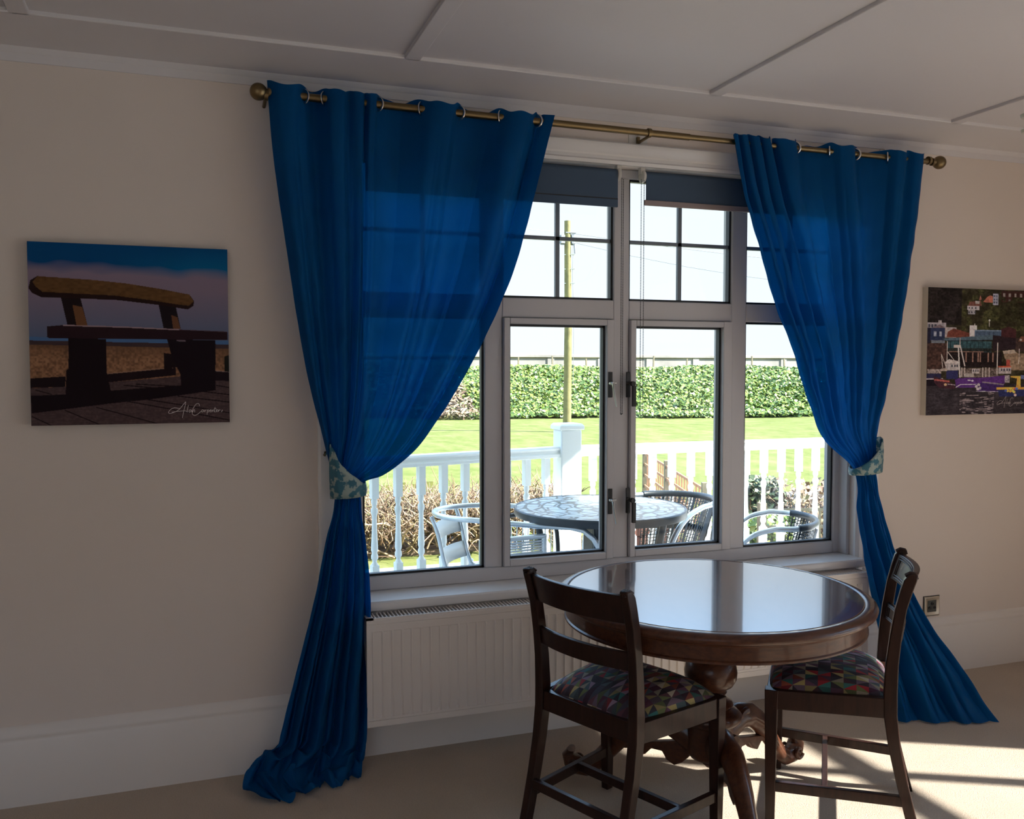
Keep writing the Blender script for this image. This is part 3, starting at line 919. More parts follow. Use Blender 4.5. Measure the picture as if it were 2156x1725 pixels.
SIG = [[(100, 60), (50, 52), (12, 75), (5, 100), (35, 98), (90, 70), (128, 25), (150, 0), (140, 50), (128, 100), (120, 145)],
       [(30, 92), (80, 84), (140, 82), (165, 88)],
       [(172, 30), (164, 70), (160, 95)],
       [(196, 72), (182, 74), (176, 90), (186, 94), (198, 76), (200, 95)],
       [(208, 72), (209, 95), (214, 76), (224, 72), (226, 95)],
       [(268, 38), (262, 18), (240, 20), (212, 62), (204, 105), (222, 124), (252, 112), (282, 85)],
       [(300, 72), (288, 76), (286, 92), (296, 92), (304, 76), (306, 94)],
       [(314, 72), (314, 94), (318, 78), (328, 74)],
       [(334, 72), (332, 120), (336, 80), (348, 76), (346, 92), (336, 94)],
       [(356, 84), (368, 80), (364, 73), (356, 80), (358, 93), (370, 92)],
       [(376, 74), (376, 94), (382, 78), (390, 76), (392, 94)],
       [(402, 50), (398, 92), (406, 94)], [(392, 66), (414, 64)],
       [(412, 84), (424, 80), (420, 73), (412, 80), (414, 93), (426, 90)],
       [(432, 74), (432, 92), (438, 78), (448, 76)],
       [(466, 76), (462, 88), (456, 96)]]
SIG = [smooth(s_) for s_ in SIG]


def paint_bench(u, v):
    TL, TR_, BR, BL = (215, 103), (1870, 178), (1900, 1607), (268, 1640)
    X = (TL[0] * (1 - u) + TR_[0] * u) * (1 - v) + (BL[0] * (1 - u) + BR[0] * u) * v
    Y = (TL[1] * (1 - u) + TR_[1] * u) * (1 - v) + (BL[1] * (1 - u) + BR[1] * u) * v
    p = Paint(X, Y)
    n1 = vnoise(X, Y * 3, 160, 1); n2 = vnoise(X, Y, 14, 2); n3 = vnoise(X, Y, 60, 3)
    top = lin((0, 40, 74)); mid = lin((80, 70, 82)); low = lin((54, 62, 80)); teal = lin((0, 66, 96))
    hb = 300 + (X - 230) * .055 + 40 * (n1 - .5)
    k = np.clip((Y - hb) / 90 + .5, 0, 1)[..., None]
    k2 = np.clip((Y - 520) / 380, 0, 1)[..., None]
    kt = np.clip((Y - 150) / 200, 0, 1)[..., None] * np.clip((X - 700) / 900, 0, 1)[..., None] * .6
    p.C[:] = (top * (1 - kt) + teal * kt) * (1 - k) + k * (mid * (1 - k2) + low * k2)
    hz = 925 + (X - 250) * .022
    p.put(Y > hz - 30, (44, 66, 96))
    pb = .55 + 1.0 * n2 * np.clip((Y - hz) / 150, .1, 1) + .25 * (n3 - .5)
    p.put(Y > hz, (82, 58, 42), pb)
    p.put((Y > hz) & (Y < hz + 35), (38, 28, 30))
    p.poly([(250, 1325), (530, 1312), (870, 1275), (1470, 1225), (1920, 1180), (1920, 1660), (240, 1660)], (46, 35, 36), .6 + .8 * vnoise(X + Y * 3, Y * 6, 40, 5) * n2 + .2)
    for q in ([(1200, 1420), (1900, 1530)], [(950, 1420), (1900, 1590)], [(780, 1485), (1350, 1640)], [(530, 1510), (830, 1640)], [(270, 1560), (430, 1640)], [(1450, 1390), (1900, 1440)], [(1650, 1350), (1900, 1378)], [(300, 1340), (420, 1375)], [(1100, 1290), (1470, 1310)], [(1000, 1300), (1400, 1335)], [(1780, 1300), (1900, 1320)]):
        p.line(q, 9, (16, 9, 11))
    p.poly([(262, 1388), (530, 1375), (880, 1345), (1480, 1300), (1775, 1310), (1775, 1340), (1200, 1420), (900, 1450), (270, 1535)], (11, 5, 8))
    p.poly([(255, 1242), (530, 1225), (530, 1312), (255, 1322)], (14, 7, 10))
    p.poly([(862, 1203), (1430, 1150), (1430, 1215), (870, 1275)], (15, 7, 10)); p.line([(862, 1203), (1430, 1150)], 7, (92, 70, 60))
    p.poly([(1770, 1180), (1920, 1190), (1920, 1265), (1770, 1260)], (14, 7, 11)); p.line([(1770, 1180), (1920, 1190)], 6, (90, 75, 75))
    p.poly([(1328, 1030), (1400, 1040), (1440, 1150), (1330, 1165)], (14, 7, 9))
    p.poly([(1850, 1060), (1920, 1040), (1920, 1190), (1850, 1185)], (16, 14, 12))
    p.poly([(485, 565), (640, 572), (700, 802), (540, 800)], (15, 8, 10)); p.poly([(578, 630), (655, 648), (700, 802), (612, 800)], (66, 42, 26))
    p.poly([(1280, 628), (1425, 640), (1470, 832), (1325, 830)], (13, 8, 12)); p.poly([(1388, 715), (1440, 735), (1468, 832), (1406, 830)], (64, 40, 27))
    p.poly([(232, 490), (245, 425), (300, 390), (1540, 545), (1583, 600), (1578, 640), (1530, 670), (1280, 632), (950, 592), (700, 580), (480, 572), (330, 566), (262, 532)], (20, 9, 9))
    p.poly([(262, 440), (300, 392), (500, 406), (740, 424), (1000, 452), (1300, 500), (1540, 547), (1580, 600), (1540, 640), (1440, 628), (1200, 590), (900, 552), (640, 538), (340, 522), (290, 480)], (58, 39, 21), .75 + .5 * vnoise(X, Y * 2, 30, 9))
    p.poly([(380, 808), (500, 798), (1875, 858), (1875, 922), (400, 908), (380, 895)], (22, 11, 15))
    p.line([(510, 800), (1000, 815), (1460, 838)], 10, (98, 82, 86)); p.line([(1460, 838), (1870, 856)], 5, (50, 38, 44))
    p.poly([(548, 905), (850, 915), (858, 1190), (905, 1400), (880, 1452), (530, 1480), (535, 1170), (552, 1165)], (11, 5, 8))
    p.poly([(1355, 918), (1770, 925), (1773, 1335), (1480, 1368), (1470, 1210), (1395, 1060)], (11, 5, 9))
    p.line([(1440, 928), (1508, 930)], 12, (70, 60, 68))
    return p.C


bench = canvas('canvas_print', 'canvas print of a dark wooden bench on a pebble beach, left of the curtains', -.475, .105, 1.188, 1.750, 430, 416, paint_bench, .33, flat('dark_canvas_edge', (.02, .03, .05), .8), None)
ribbon(bench, SIG, .000355, .392, .068, -.0327, .0015)


def paint_harbour(u, v):
    X = 292 + u * .84 / .592 * 1085; Y = 140 + v * 1455
    p = Paint(X, Y)
    n1 = vnoise(X, Y, 60, 21); n2 = vnoise(X, Y, 18, 22); n3 = vnoise(X, Y, 9, 23)
    g = (.35 + .9 * n1 * n2 + .5 * n3 * n1)
    p.put(Y > 0, (50, 45, 30), g * 1.1)
    p.put((X < 640) & (Y < 560), (36, 30, 30), g)
    p.put((X > 640) & (Y < 620) & (n1 > .5), (58, 58, 32), g)
    p.rect(1060, 150, 2000, 285, (52, 28, 26)); 
    for x in np.arange(1075, 1900, 62): p.rect(x, 180, x + 22, 220, (120, 112, 110)); p.rect(x, 245, x + 20, 268, (80, 74, 76))
    p.put((Y > 225) & (X > 1040) & (n1 + .3 * n2 > .62) & (Y < 560), (46, 44, 26), g)
    p.poly([(720, 292), (835, 275), (850, 335), (705, 342)], (96, 58, 50)); p.rect(695, 338, 822, 385, (150, 144, 150)); p.rect(705, 385, 780, 435, (125, 122, 130))
    for x in (712, 740, 778): p.rect(x, 350, x + 16, 372, (55, 55, 66)); p.rect(x - 4, 400, x + 12, 420, (50, 50, 60))
    p.rect(780, 280, 822, 310, (150, 145, 145)); p.poly([(820, 265), (832, 215), (848, 262)], (140, 84, 74))
    p.poly([(862, 290), (900, 235), (940, 208), (966, 222), (966, 292)], (150, 84, 66)); p.rect(968, 188, 1025, 322, (130, 132, 150))
    for y in (205, 245, 280): p.rect(976, y, 992, y + 20, (60, 66, 84)); p.rect(1002, y, 1016, y + 20, (60, 66, 84))
    p.rect(290, 540, 480, 610, (128, 122, 130)); p.rect(400, 510, 436, 550, (140, 132, 136))
    for x in (300, 330, 362): p.rect(x, 556, x + 22, 592, (54, 54, 66))
    p.poly([(325, 602), (418, 558), (474, 600)], (92, 78, 84)); p.rect(325, 600, 470, 742, (34, 42, 70)); p.rect(280, 600, 325, 770, (24, 22, 40))
    for x in (358, 414): p.rect(x, 640, x + 25, 696, (130, 134, 150))
    p.rect(335, 738, 470, 770, (90, 96, 108)); p.rect(470, 590, 590, 706, (138, 128, 130)); p.poly([(500, 640), (560, 602), (720, 650), (728, 704), (488, 704)], (92, 46, 36))
    p.rect(727, 562, 804, 706, (176, 168, 172)); p.rect(780, 612, 1066, 700, (58, 76, 100)); p.rect(780, 612, 1066, 628, (96, 114, 140))
    for x in range(800, 1060, 44): p.rect(x, 632, x + 4, 700, (36, 48, 66))
    p.poly([(975, 672), (1200, 690), (1226, 600), (1226, 830), (975, 860)], (34, 24, 30)); p.poly([(1066, 600), (1140, 568), (1226, 600), (1226, 700), (1066, 690)], (58, 28, 32))
    p.rect(280, 770, 500, 1070, (62, 42, 38), .6 + .6 * n2); p.rect(500, 745, 965, 870, (38, 66, 74), .75 + .4 * n2)
    for x in range(530, 950, 42): p.rect(x, 745, x + 4, 830, (18, 30, 36))
    p.rect(500, 828, 965, 866, (30, 34, 34), .5 + n3); p.poly([(440, 722), (970, 668), (975, 728), (500, 748)], (62, 82, 96)); p.poly([(500, 742), (975, 724), (975, 734), (500, 752)], (24, 30, 36))
    p.rect(500, 870, 1080, 1050, (28, 20, 22), .6 + .7 * n3); p.rect(515, 862, 880, 872, (120, 90, 80))
    for x in (690, 760, 818, 842, 925, 975): p.rect(x, 875, x + 12, 985, (128, 96, 84))
    p.rect(1226, 700, 2000, 860, (56, 42, 40), .6 + .7 * n1); p.poly([(1250, 745), (1280, 682), (1500, 682), (1530, 745)], (96, 60, 44))
    for x in range(1280, 1500, 52): p.disc(x, 722, 12, (150, 140, 140))
    p.poly([(1085, 855), (1200, 840), (1250, 880), (2000, 880), (2000, 1080), (1180, 1080), (1110, 940)], (118, 98, 80), .7 + .5 * n2); p.poly([(1085, 856), (1215, 838), (1235, 880), (1100, 890)], (140, 128, 118))
    # water
    wv = vnoise(X * .35, Y * 2.2, 16, 31)
    p.put(Y > 1240, (48, 42, 48), .45 + 1.0 * wv * n1 + .25 * n3); p.put((Y > 1340) & (wv > .66) & (X > 640) & (X < 1000), (120, 108, 112))
    # boats
    p.rect(272, 1118, 440, 1180, (34, 32, 62)); p.rect(272, 1172, 460, 1186, (138, 130, 138)); p.rect(272, 1186, 470, 1260, (20, 14, 22)); p.rect(300, 1070, 440, 1120, (120, 108, 106), .5 + n3)
    p.poly([(365, 1150), (480, 1190), (590, 1245), (590, 1300), (420, 1280), (372, 1220)], (54, 28, 38)); p.line([(380, 1190), (520, 1210)], 20, (150, 70, 66)); p.line([(510, 1240), (590, 1252)], 6, (160, 150, 156))
    p.rect(485, 985, 622, 1080, (150, 142, 144)); p.poly([(480, 985), (520, 955), (612, 975), (625, 1000), (480, 1005)], (168, 158, 158))
    for x in (545, 575, 598): p.rect(x, 1020, x + 14, 1046, (40, 46, 60))
    p.rect(495, 1085, 615, 1180, (34, 36, 78)); p.rect(440, 1060, 500, 1090, (140, 126, 118))
    p.rect(640, 1060, 1040, 1165, (90, 78, 74), .3 + 1.3 * n3); p.rect(760, 1062, 842, 1120, (160, 152, 154)); p.rect(680, 1120, 780, 1160, (140, 132, 130))
    for x in (772, 796, 820): p.rect(x, 1074, x + 12, 1098, (40, 42, 56))
    for x in (650, 678, 870, 905, 940): p.rect(x, 1050, x + 10, 1160, (160, 150, 146))
    p.rect(1040, 1032, 1180, 1052, (176, 76, 46)); p.rect(1130, 960, 1168, 1036, (140, 54, 44)); p.rect(1045, 1050, 1182, 1125, (150, 142, 146))
    for x in (1072, 1100, 1132, 1158): p.rect(x, 1064, x + 14, 1090, (52, 50, 66))
    p.poly([(585, 1190), (625, 1172), (900, 1166), (1116, 1142), (1122, 1230), (1060, 1290), (600, 1280)], (72, 30, 104)); p.line([(598, 1278), (640, 1248), (830, 1244)], 9, (170, 158, 176))
    p.line([(722, 1196), (745, 1200)], 14, (170, 160, 176)); p.disc(768, 1204, 12, (160, 150, 166))
    p.poly([(796, 1250), (870, 1222), (1105, 1232), (1105, 1340), (830, 1332)], (50, 24, 84)); p.line([(810, 1325), (1060, 1336)], 7, (160, 150, 170)); p.line([(880, 1220), (1100, 1250)], 16, (110, 98, 108))
    for (x, y) in ((812, 1270), (835, 1250), (850, 1290), (826, 1300)): p.disc(x, y, 16, (158, 150, 156))
    p.rect(1116, 1140, 1170, 1230, (140, 132, 140), .4 + n3)
    p.poly([(1040, 1300), (1345, 1300), (1330, 1390), (1060, 1392)], (32, 38, 82)); p.rect(1028, 1284, 1345, 1308, (196, 140, 30)); p.poly([(1180, 1148), (1290, 1150), (1292, 1296), (1242, 1296), (1250, 1180), (1180, 1165)], (200, 140, 32))
    for (x, y, c) in ((1150, 1325, (210, 150, 30)), (1180, 1300, (220, 160, 40)), (1205, 1325, (210, 150, 40)), (1235, 1300, (180, 60, 40)), (1180, 1330, (200, 140, 30)), (1248, 1300, (60, 90, 160)), (1235, 1376, (190, 150, 150)), (488, 1245, (190, 150, 110)), (1130, 1322, (60, 80, 150)), (1222, 1340, (220, 170, 60))): p.disc(x, y, 15, c)
    p.poly([(1345, 1240), (2000, 1180), (2000, 1340), (1380, 1350)], (120, 112, 116), .5 + n3); p.rect(1290, 1140, 2000, 1185, (70, 80, 120), .5 + n3); p.rect(1420, 1000, 1600, 1180, (140, 130, 132), .5 + n2)
    for q in ([(1030, 760), (1030, 1130)], [(628, 710), (628, 800)], [(498, 750), (498, 970)], [(500, 865), (575, 970)], [(440, 900), (455, 1050)], [(440, 900), (490, 1040)], [(1268, 830), (1264, 1000)], [(1340, 760), (1338, 900)], [(935, 500), (935, 570)], [(780, 540), (780, 565)]): p.line(q, 7, (170, 160, 156))
    p.C *= (.55 + .55 * n2 + .35 * n3)[..., None]; gm = p.C.mean(-1, keepdims=True); p.C[:] = gm + (p.C - gm) * .85
    p.line([(612, 800), (636, 1160)], 13, (176, 168, 168)); p.line([(632, 795), (684, 1030)], 12, (170, 162, 162)); p.rect(565, 792, 636, 822, (160, 152, 150)); p.disc(935, 500, 10, (180, 175, 175))
    return p.C


harb = canvas('canvas_print', 'canvas print of boats in a wooded harbour, right of the curtains', 2.999, 3.839, 1.159, 1.716, 460, 320, paint_harbour, .46, M_canvas, None)
ribbon(harb, SIG, .00036, .405, .078, -.0327, .0012)

# ================================================================ pedestal dining table
TX, TY = 1.492, -.731
tab = thing('dining_table', 'round polished mahogany pedestal table in front of the window', 'table', (TX, TY, 0))
m = MB()
m.lathe([(.0005, .6800), (.2, .6800), (.430, .6800), (.4385, .6800), (.440, .6800), (.4415, .6785), (.4415, .650), (.0005, .650)], n=128, caps=False)
m.build('tabletop', M_top, tab, sharp=50)
m = MB()
m.lathe([(.4420, .6780), (.4435, .6785), (.445, .6800), (.458, .6797), (.468, .6770), (.476, .672), (.479, .665), (.477, .658), (.469, .652), (.455, .650), (.4420, .650)], n=128, caps=False)
m.build('rim_moulding', M_wood, tab, sharp=50)
m = MB()
m.lathe([(.455, .652), (.458, .648), (.455, .644), (.450, .641), (.449, .606), (.453, .602), (.453, .597), (.446, .594), (.425, .594), (.425, .652)], n=128, caps=False)
m.build('apron', M_wood, tab, sharp=40)
m = MB()
m.lathe([(.10, .650), (.10, .625), (.055, .615), (.037, .600), (.034, .575), (.037, .545), (.046, .515), (.052, .490), (.055, .486), (.056, .480), (.066, .470), (.077, .450), (.081, .428), (.079, .408), (.068, .388), (.050, .376), (.046, .370),
         (.050, .366), (.044, .356), (.050, .345), (.066, .338), (.070, .328), (.064, .322), (.082, .310), (.096, .296), (.094, .280), (.078, .268), (.070, .262), (.070, .175), (.062, .160), (.040, .150), (.0005, .148)], n=56, caps=False)
m.build('pedestal_column', M_wood, tab, sharp=55)


def table_leg(ang):
    ca, sa = cos(ang), sin(ang)
    path = [(.045, .205, .036, .050), (.085, .232, .040, .048), (.135, .250, .040, .042), (.190, .243, .038, .038), (.240, .212, .034, .034), (.290, .165, .029, .030), (.335, .112, .025, .027), (.375, .066, .024, .026), (.410, .042, .027, .027), (.440, .044, .031, .030), (.462, .058, .032, .028), (.472, .080, .030, .020), (.462, .098, .026, .012)]
    rings = []
    for i, (r, z, hw, hh) in enumerate(path):
        p0 = path[max(i - 1, 0)]; p1 = path[min(i + 1, len(path) - 1)]
        dr, dz = p1[0] - p0[0], p1[1] - p0[1]; L = hypot(dr, dz); dr /= L; dz /= L
        ring = []
        for j in range(28):
            a = 2 * pi * j / 28
            g = 1 + .10 * cos(3 * (a - pi / 2)) if sin(a) > 0 else 1     # grooved upper side
            lx = hw * cos(a) * g; lz = hh * sin(a) * g
            rr = r - dz * lz; zz = max(z + dr * lz, .001)
            ring.append((rr * ca - lx * sa, rr * sa + lx * ca, zz))
        rings.append(ring)
    m = MB().loft(rings)
    o = m.build('leg', M_wood, tab, sharp=60)
    # carved scrolls: on the knee and under it
    for sd in (-1, 1):
        m = MB(); P = []
        for k in range(22):
            a = k / 21 * 3.6 * pi / 2; q = .034 * (1 - k / 30)
            rr = .145 + q * cos(a + 1.3); zz = .250 + q * sin(a + 1.3) * .7
            P.append((rr * ca - sd * .026 * sa, rr * sa + sd * .026 * ca, zz))
        m.tube(P, [.012 * (1 - k / 34) for k in range(22)], 8); m.build('knee_scroll', M_wood, o)
        m = MB(); P = []
        for k in range(20):
            a = k / 19 * 2.6 * pi; q = .022 * (1 - k / 24)
            rr = .448 + q * cos(-a - .4); zz = .056 + q * sin(-a - .4)
            P.append((rr * ca - sd * .029 * sa, rr * sa + sd * .029 * ca, max(zz, .01)))
        m.tube(P, [.008 * (1 - k / 30) for k in range(20)], 8); m.build('foot_scroll', M_wood, o)
    # scalloped bracket below the knee
    poly = [(.06, .20), (.30, .150), (.285, .135), (.255, .140), (.235, .118), (.205, .130), (.185, .152), (.150, .150), (.135, .125), (.110, .112), (.085, .125), (.06, .150)]
    m = MB(); m.prism(poly, lambda a, b, d: (a * ca - d * sa, a * sa + d * ca, b), -.012, .012)
    m.build('carved_bracket', M_wood, o, bevel=.003)
    return o


for adeg in (135, 20, -103): table_leg(radians(adeg))
MB().lathe([(.001, .150), (.022, .148), (.024, .138), (.012, .126), (.001, .122)], n=24).build('finial', M_wood, tab)


# ================================================================ dining chairs
def make_chair(label):
    t_ = thing('dining_chair', label, 'chair', (0, 0, 0), 0, 'dining chairs drawn up to the round table')
    FW, BW, D = .455, .355, .345           # front width, back width, depth (leg centres)
    ZR = .418

    def sec(c, w, d):
        return [(c[0] - w / 2, c[1] - d / 2, c[2]), (c[0] + w / 2, c[1] - d / 2, c[2]), (c[0] + w / 2, c[1] + d / 2, c[2]), (c[0] - w / 2, c[1] + d / 2, c[2])]
    for s_ in (-1, 1):
        # front leg: square, tapering
        m = MB(); x = s_ * (FW / 2 - .018)
        m.loft([sec((x, .018, 0), .026, .026), sec((x, .018, .36), .036, .036), sec((x, .018, ZR), .038, .038)])
        m.build('leg', M_chair, t_, bevel=.002)
        # rear leg and back post in one sabre curve
        pts = [(.080, 0, .028, .030), (.058, .08, .028, .031), (.033, .18, .029, .032), (.012, .28, .030, .034), (.000, .37, .031, .037), (-.001, .43, .031, .037), (.002, .52, .029, .034), (.010, .60, .028, .032), (.022, .68, .027, .031), (.036, .735, .027, .033), (.045, .765, .027, .034), (.052, .780, .027, .026), (.054, .785, .025, .014)]
        m = MB(); rings = []
        for (dy, z, w_, d_) in pts:
            xx = s_ * (BW / 2 + .006 * max(0, (z - .42)) / .35)
            rings.append(sec((xx, D + dy, z), w_, d_))
        m.loft(rings)
        m.build('leg', M_chair, t_, bevel=.003)
        # reeded top of the post
    # seat rails
    m = MB()
    m.bar((-FW / 2 + .03, .016, .389), (FW / 2 - .03, .016, .389), .024, .058)
    m.bar((-BW / 2 + .01, D, .389), (BW / 2 - .01, D, .389), .024, .058)
    for s_ in (-1, 1): m.bar((s_ * (FW / 2 - .015), .02, .389), (s_ * BW / 2, D, .389), .024, .058)
    m.build('seat_frame', M_chair, t_, bevel=.002)
    # drop-in cushion
    nx, ny = 44, 36
    top = []; G = np.zeros((ny + 6, nx + 6, 3)); UVs = np.zeros((ny + 6, nx + 6, 2))
    for i in range(ny + 6):
        for j in range(nx + 6):
            a = (j - 2.5) / (nx) - .0; b = (i - 2.5) / ny
            a = min(max((j - 3) / (nx - 1), 0), 1) * 2 - 1; b = min(max((i - 3) / (ny - 1), 0), 1) * 2 - 1
            yy = .004 + (b + 1) / 2 * (D + .004)
            hw = (FW / 2 - .010) * (1 - (b + 1) / 2) + (BW / 2 - .004) * (b + 1) / 2
            # round the corners slightly
            hx = a * sqrt(1 - .10 * b * b * b * b); hy = b * sqrt(1 - .08 * a * a * a * a)
            z = .412 + .066 * ((1 - abs(a) ** 3.4) ** .55) * ((1 - abs(b) ** 3.4) ** .55) - .010 * (b + 1) / 2
            G[i, j] = (hx * hw, .004 + (hy + 1) / 2 * (D + .002), z)
            dx = .022 * (abs(a) ** 6) * np.sign(a); dy = .022 * (abs(b) ** 6) * np.sign(b)
            UVs[i, j] = (hx * .225 * 1.0 + dx, (hy + 1) / 2 * .35 + dy)
    idx = np.arange(G.shape[0] * G.shape[1]).reshape(G.shape[:2])
    G = G[3:-3, 3:-3]; UVs = UVs[3:-3, 3:-3]; idx = np.arange(G.shape[0] * G.shape[1]).reshape(G.shape[:2])
    F = np.stack([idx[:-1, :-1], idx[:-1, 1:], idx[1:, 1:], idx[1:, :-1]], -1).reshape(-1, 4)
    o = np_mesh('seat_cushion', G.reshape(-1, 3), F, M_seat, t_, True)
    uvl = o.data.uv_layers.new(name='UVMap'); uvl.data.foreach_set('uv', UVs.reshape(-1, 2)[F.ravel()].astype(np.float32).ravel())
    # curved rails of the back

    def rail(name, zc0, zc1, y0, y1, bow, th, reed=0):
        m = MB(); n = 18; rings = []
        for i in range(n + 1):
            s_ = -1 + 2 * i / n; x = s_ * (BW / 2 - .004); b = bow * (1 - s_ * s_)
            ya = D + y0 + b; yb = D + y1 + b
            rings.append([(x, ya - th / 2, zc0), (x, ya + th / 2, zc0), (x, (ya + yb) / 2 + th / 2, (zc0 + zc1) / 2), (x, yb + th / 2, zc1 - .003), (x, yb, zc1), (x, yb - th / 2, zc1 - .003), (x, (ya + yb) / 2 - th / 2, (zc0 + zc1) / 2)])
        m.loft(rings)
        if reed:
            for zf in (.10, .19, .81, .90):
                P = []
                for i in range(n + 1):
                    s_ = -.86 + 1.72 * i / n; x = s_ * (BW / 2 - .004); P.append((x, D + y0 + (y1 - y0) * zf + bow * (1 - s_ * s_) - th / 2 - .0005, zc0 + (zc1 - zc0) * zf))
                m.tube(P, .0028, 6)
            for s_ in (-.86, -.80, .80, .86):
                x = s_ * (BW / 2 - .004); b = bow * (1 - s_ * s_)
                m.tube([(x, D + y0 + (y1 - y0) * .10 + b - th / 2, zc0 + (zc1 - zc0) * .10), (x, D + y0 + (y1 - y0) * .9 + b - th / 2, zc0 + (zc1 - zc0) * .90)], .0026, 6)
        return m.build(name, M_chair, t_, bevel=.002)
    rail('top_rail', .690, .772, .022, .046, .030, .018, 1)
    rail('middle_rail', .558, .612, .004, .012, .030, .015, 1)
    # reeded ends of the top rail
    for s_ in (-1, 1):
        m = MB()
        for k in (-1, 0, 1):
            m.tube([(s_ * (BW / 2 + .004) + k * .008, D + .032, .776), (s_ * (BW / 2 + .004) + k * .008, D + .045, .784), (s_ * (BW / 2 + .004) + k * .008, D + .058, .782), (s_ * (BW / 2 + .004) + k * .008, D + .063, .770)], .0040, 8)
        m.build('reeded_cap', M_chair, t_)
    # stretchers
    for s_ in (-1, 1):
        m = MB(); m.bar((s_ * (FW / 2 - .018), .02, .125), (s_ * (BW / 2 + .002), D + .048, .122), .018, .030)
        m.build('side_stretcher', M_chair, t_, bevel=.002)
    MB().bar((-.197, .17, .125), (.197, .17, .125), .017, .026).build('cross_stretcher', M_chair, t_, bevel=.002)
    MB().bar((-BW / 2 + .01, D + .046, .150), (BW / 2 - .01, D + .046, .150), .017, .028).build('rear_stretcher', M_chair, t_, bevel=.002)
    return t_


def chair_loc(A, B, ax):
    O = ((A[0] + B[0]) / 2, (A[1] + B[1]) / 2, 0)
    return O, radians(ax - 90)


O1, r1 = (1.343, -.700, 0), radians(203.2 - 90)
ch1 = make_chair('dining chair with triangle-patterned seat, its back to the camera, left of the table pedestal')
ch1.location = O1; ch1.rotation_euler = (0, 0, r1)
O2, r2 = (1.713, -.724, 0), radians(-38.9 - 90)
ch2 = dup(ch1, O2, r2, 'dining chair seen from its side, right of the table pedestal, beside the right curtain')

# ================================================================ chandelier at the right edge
ch = thing('chandelier', 'black chandelier with glass drops hanging at the right edge', 'chandelier', (2.070, -1.502, 1.80))
M_crys = flat('crystal', (.62, .60, .62), .05, spec=1.0)
m = MB(); m.tube([(0, 0, .545), (0, 0, .20)], .004, 8); m.build('hanging_rod', M_blackm, ch)
m = MB(); m.lathe([(.045, .547), (.045, .54), (.012, .515), (.001, .512)], n=24); m.build('ceiling_rose', M_blackm, ch)
m = MB(); m.lathe([(.001, .22), (.012, .21), (.022, .18), (.010, .15), (.028, .12), (.030, .10), (.012, .08), (.016, .05), (.004, .03), (.001, .02)], n=24); m.build('body', M_blackm, ch)
lf = radians(160.5)
for k in range(6):
    a = lf + k * pi / 3
    d = Vector((cos(a), sin(a), 0))
    P = [d * r + Vector((0, 0, z)) for r, z in ((.015, .11), (.05, .07), (.09, .07), (.13, .10), (.155, .14), (.16, .17))]
    arm = MB().tube(P, .0045, 8).build('arm', M_blackm, ch)
    MB().lathe([(.004, .168), (.022, .172), (.024, .180), (.010, .182), (.010, .24), (.006, .245), (.008, .26), (.001, .285)], (d.x * .16, d.y * .16, 0), 16).build('candle_lamp', M_whitep, arm)
    for (rr, z) in ((.165, .150), (.165, .120), (.09, .045), (.125, .075)):
        m = MB(); c = d * rr; r = .009
        m.add([(c.x - r, c.y, z), (c.x + r, c.y, z), (c.x, c.y - r, z), (c.x, c.y + r, z), (c.x, c.y, z - .024), (c.x, c.y, z + .012)], [(0, 2, 5), (2, 1, 5), (1, 3, 5), (3, 0, 5), (2, 0, 4), (1, 2, 4), (3, 1, 4), (0, 3, 4)])
        m.build('glass_drop', M_crys, arm, sharp=1)

# ================================================================ outdoors
ZG = -.35
# lawn: gently uneven sheet with paths cut in by separate pieces
gx = np.linspace(-40, 90, 131); gy = np.linspace(-25, 30, 56)
X, Y = np.meshgrid(gx, gy); Z = ZG + .02 * np.sin(X * .7) * np.cos(Y * .5)
V = np.stack([X, Y, Z], -1).reshape(-1, 3); idx = np.arange(X.size).reshape(X.shape)
F = np.stack([idx[:-1, :-1], idx[:-1, 1:], idx[1:, 1:], idx[1:, :-1]], -1).reshape(-1, 4)
lawn = np_mesh('lawn', V, F, M_grass, None, True); struct(lawn)

# bank beyond the lawn
BANK_S = [0, .8, 2.4, 4.0, 5.4, 32]; BANK_Z = [ZG - .05, ZG + .1, ZG + .95, 1.22, 1.36, 1.42]
bank_y = lambda x: 25.2 - .24 * (x - 8)
gx = np.linspace(-10, 50, 241); gs = np.r_[np.linspace(0, 6, 40), np.linspace(6.5, 30, 20)]
X, Sg = np.meshgrid(gx, gs)
Y = bank_y(X) + Sg
prof_z = np.interp(Sg, BANK_S, BANK_Z)
Z = prof_z + .05 * np.sin(X * 1.3) * np.sin(Y * 2)
V = np.stack([X, Y, Z], -1).reshape(-1, 3); idx = np.arange(X.size).reshape(X.shape)
F = np.stack([idx[:-1, :-1], idx[:-1, 1:], idx[1:, 1:], idx[1:, :-1]], -1).reshape(-1, 4)
struct(np_mesh('grass_bank', V, F, M_grass, None, True))


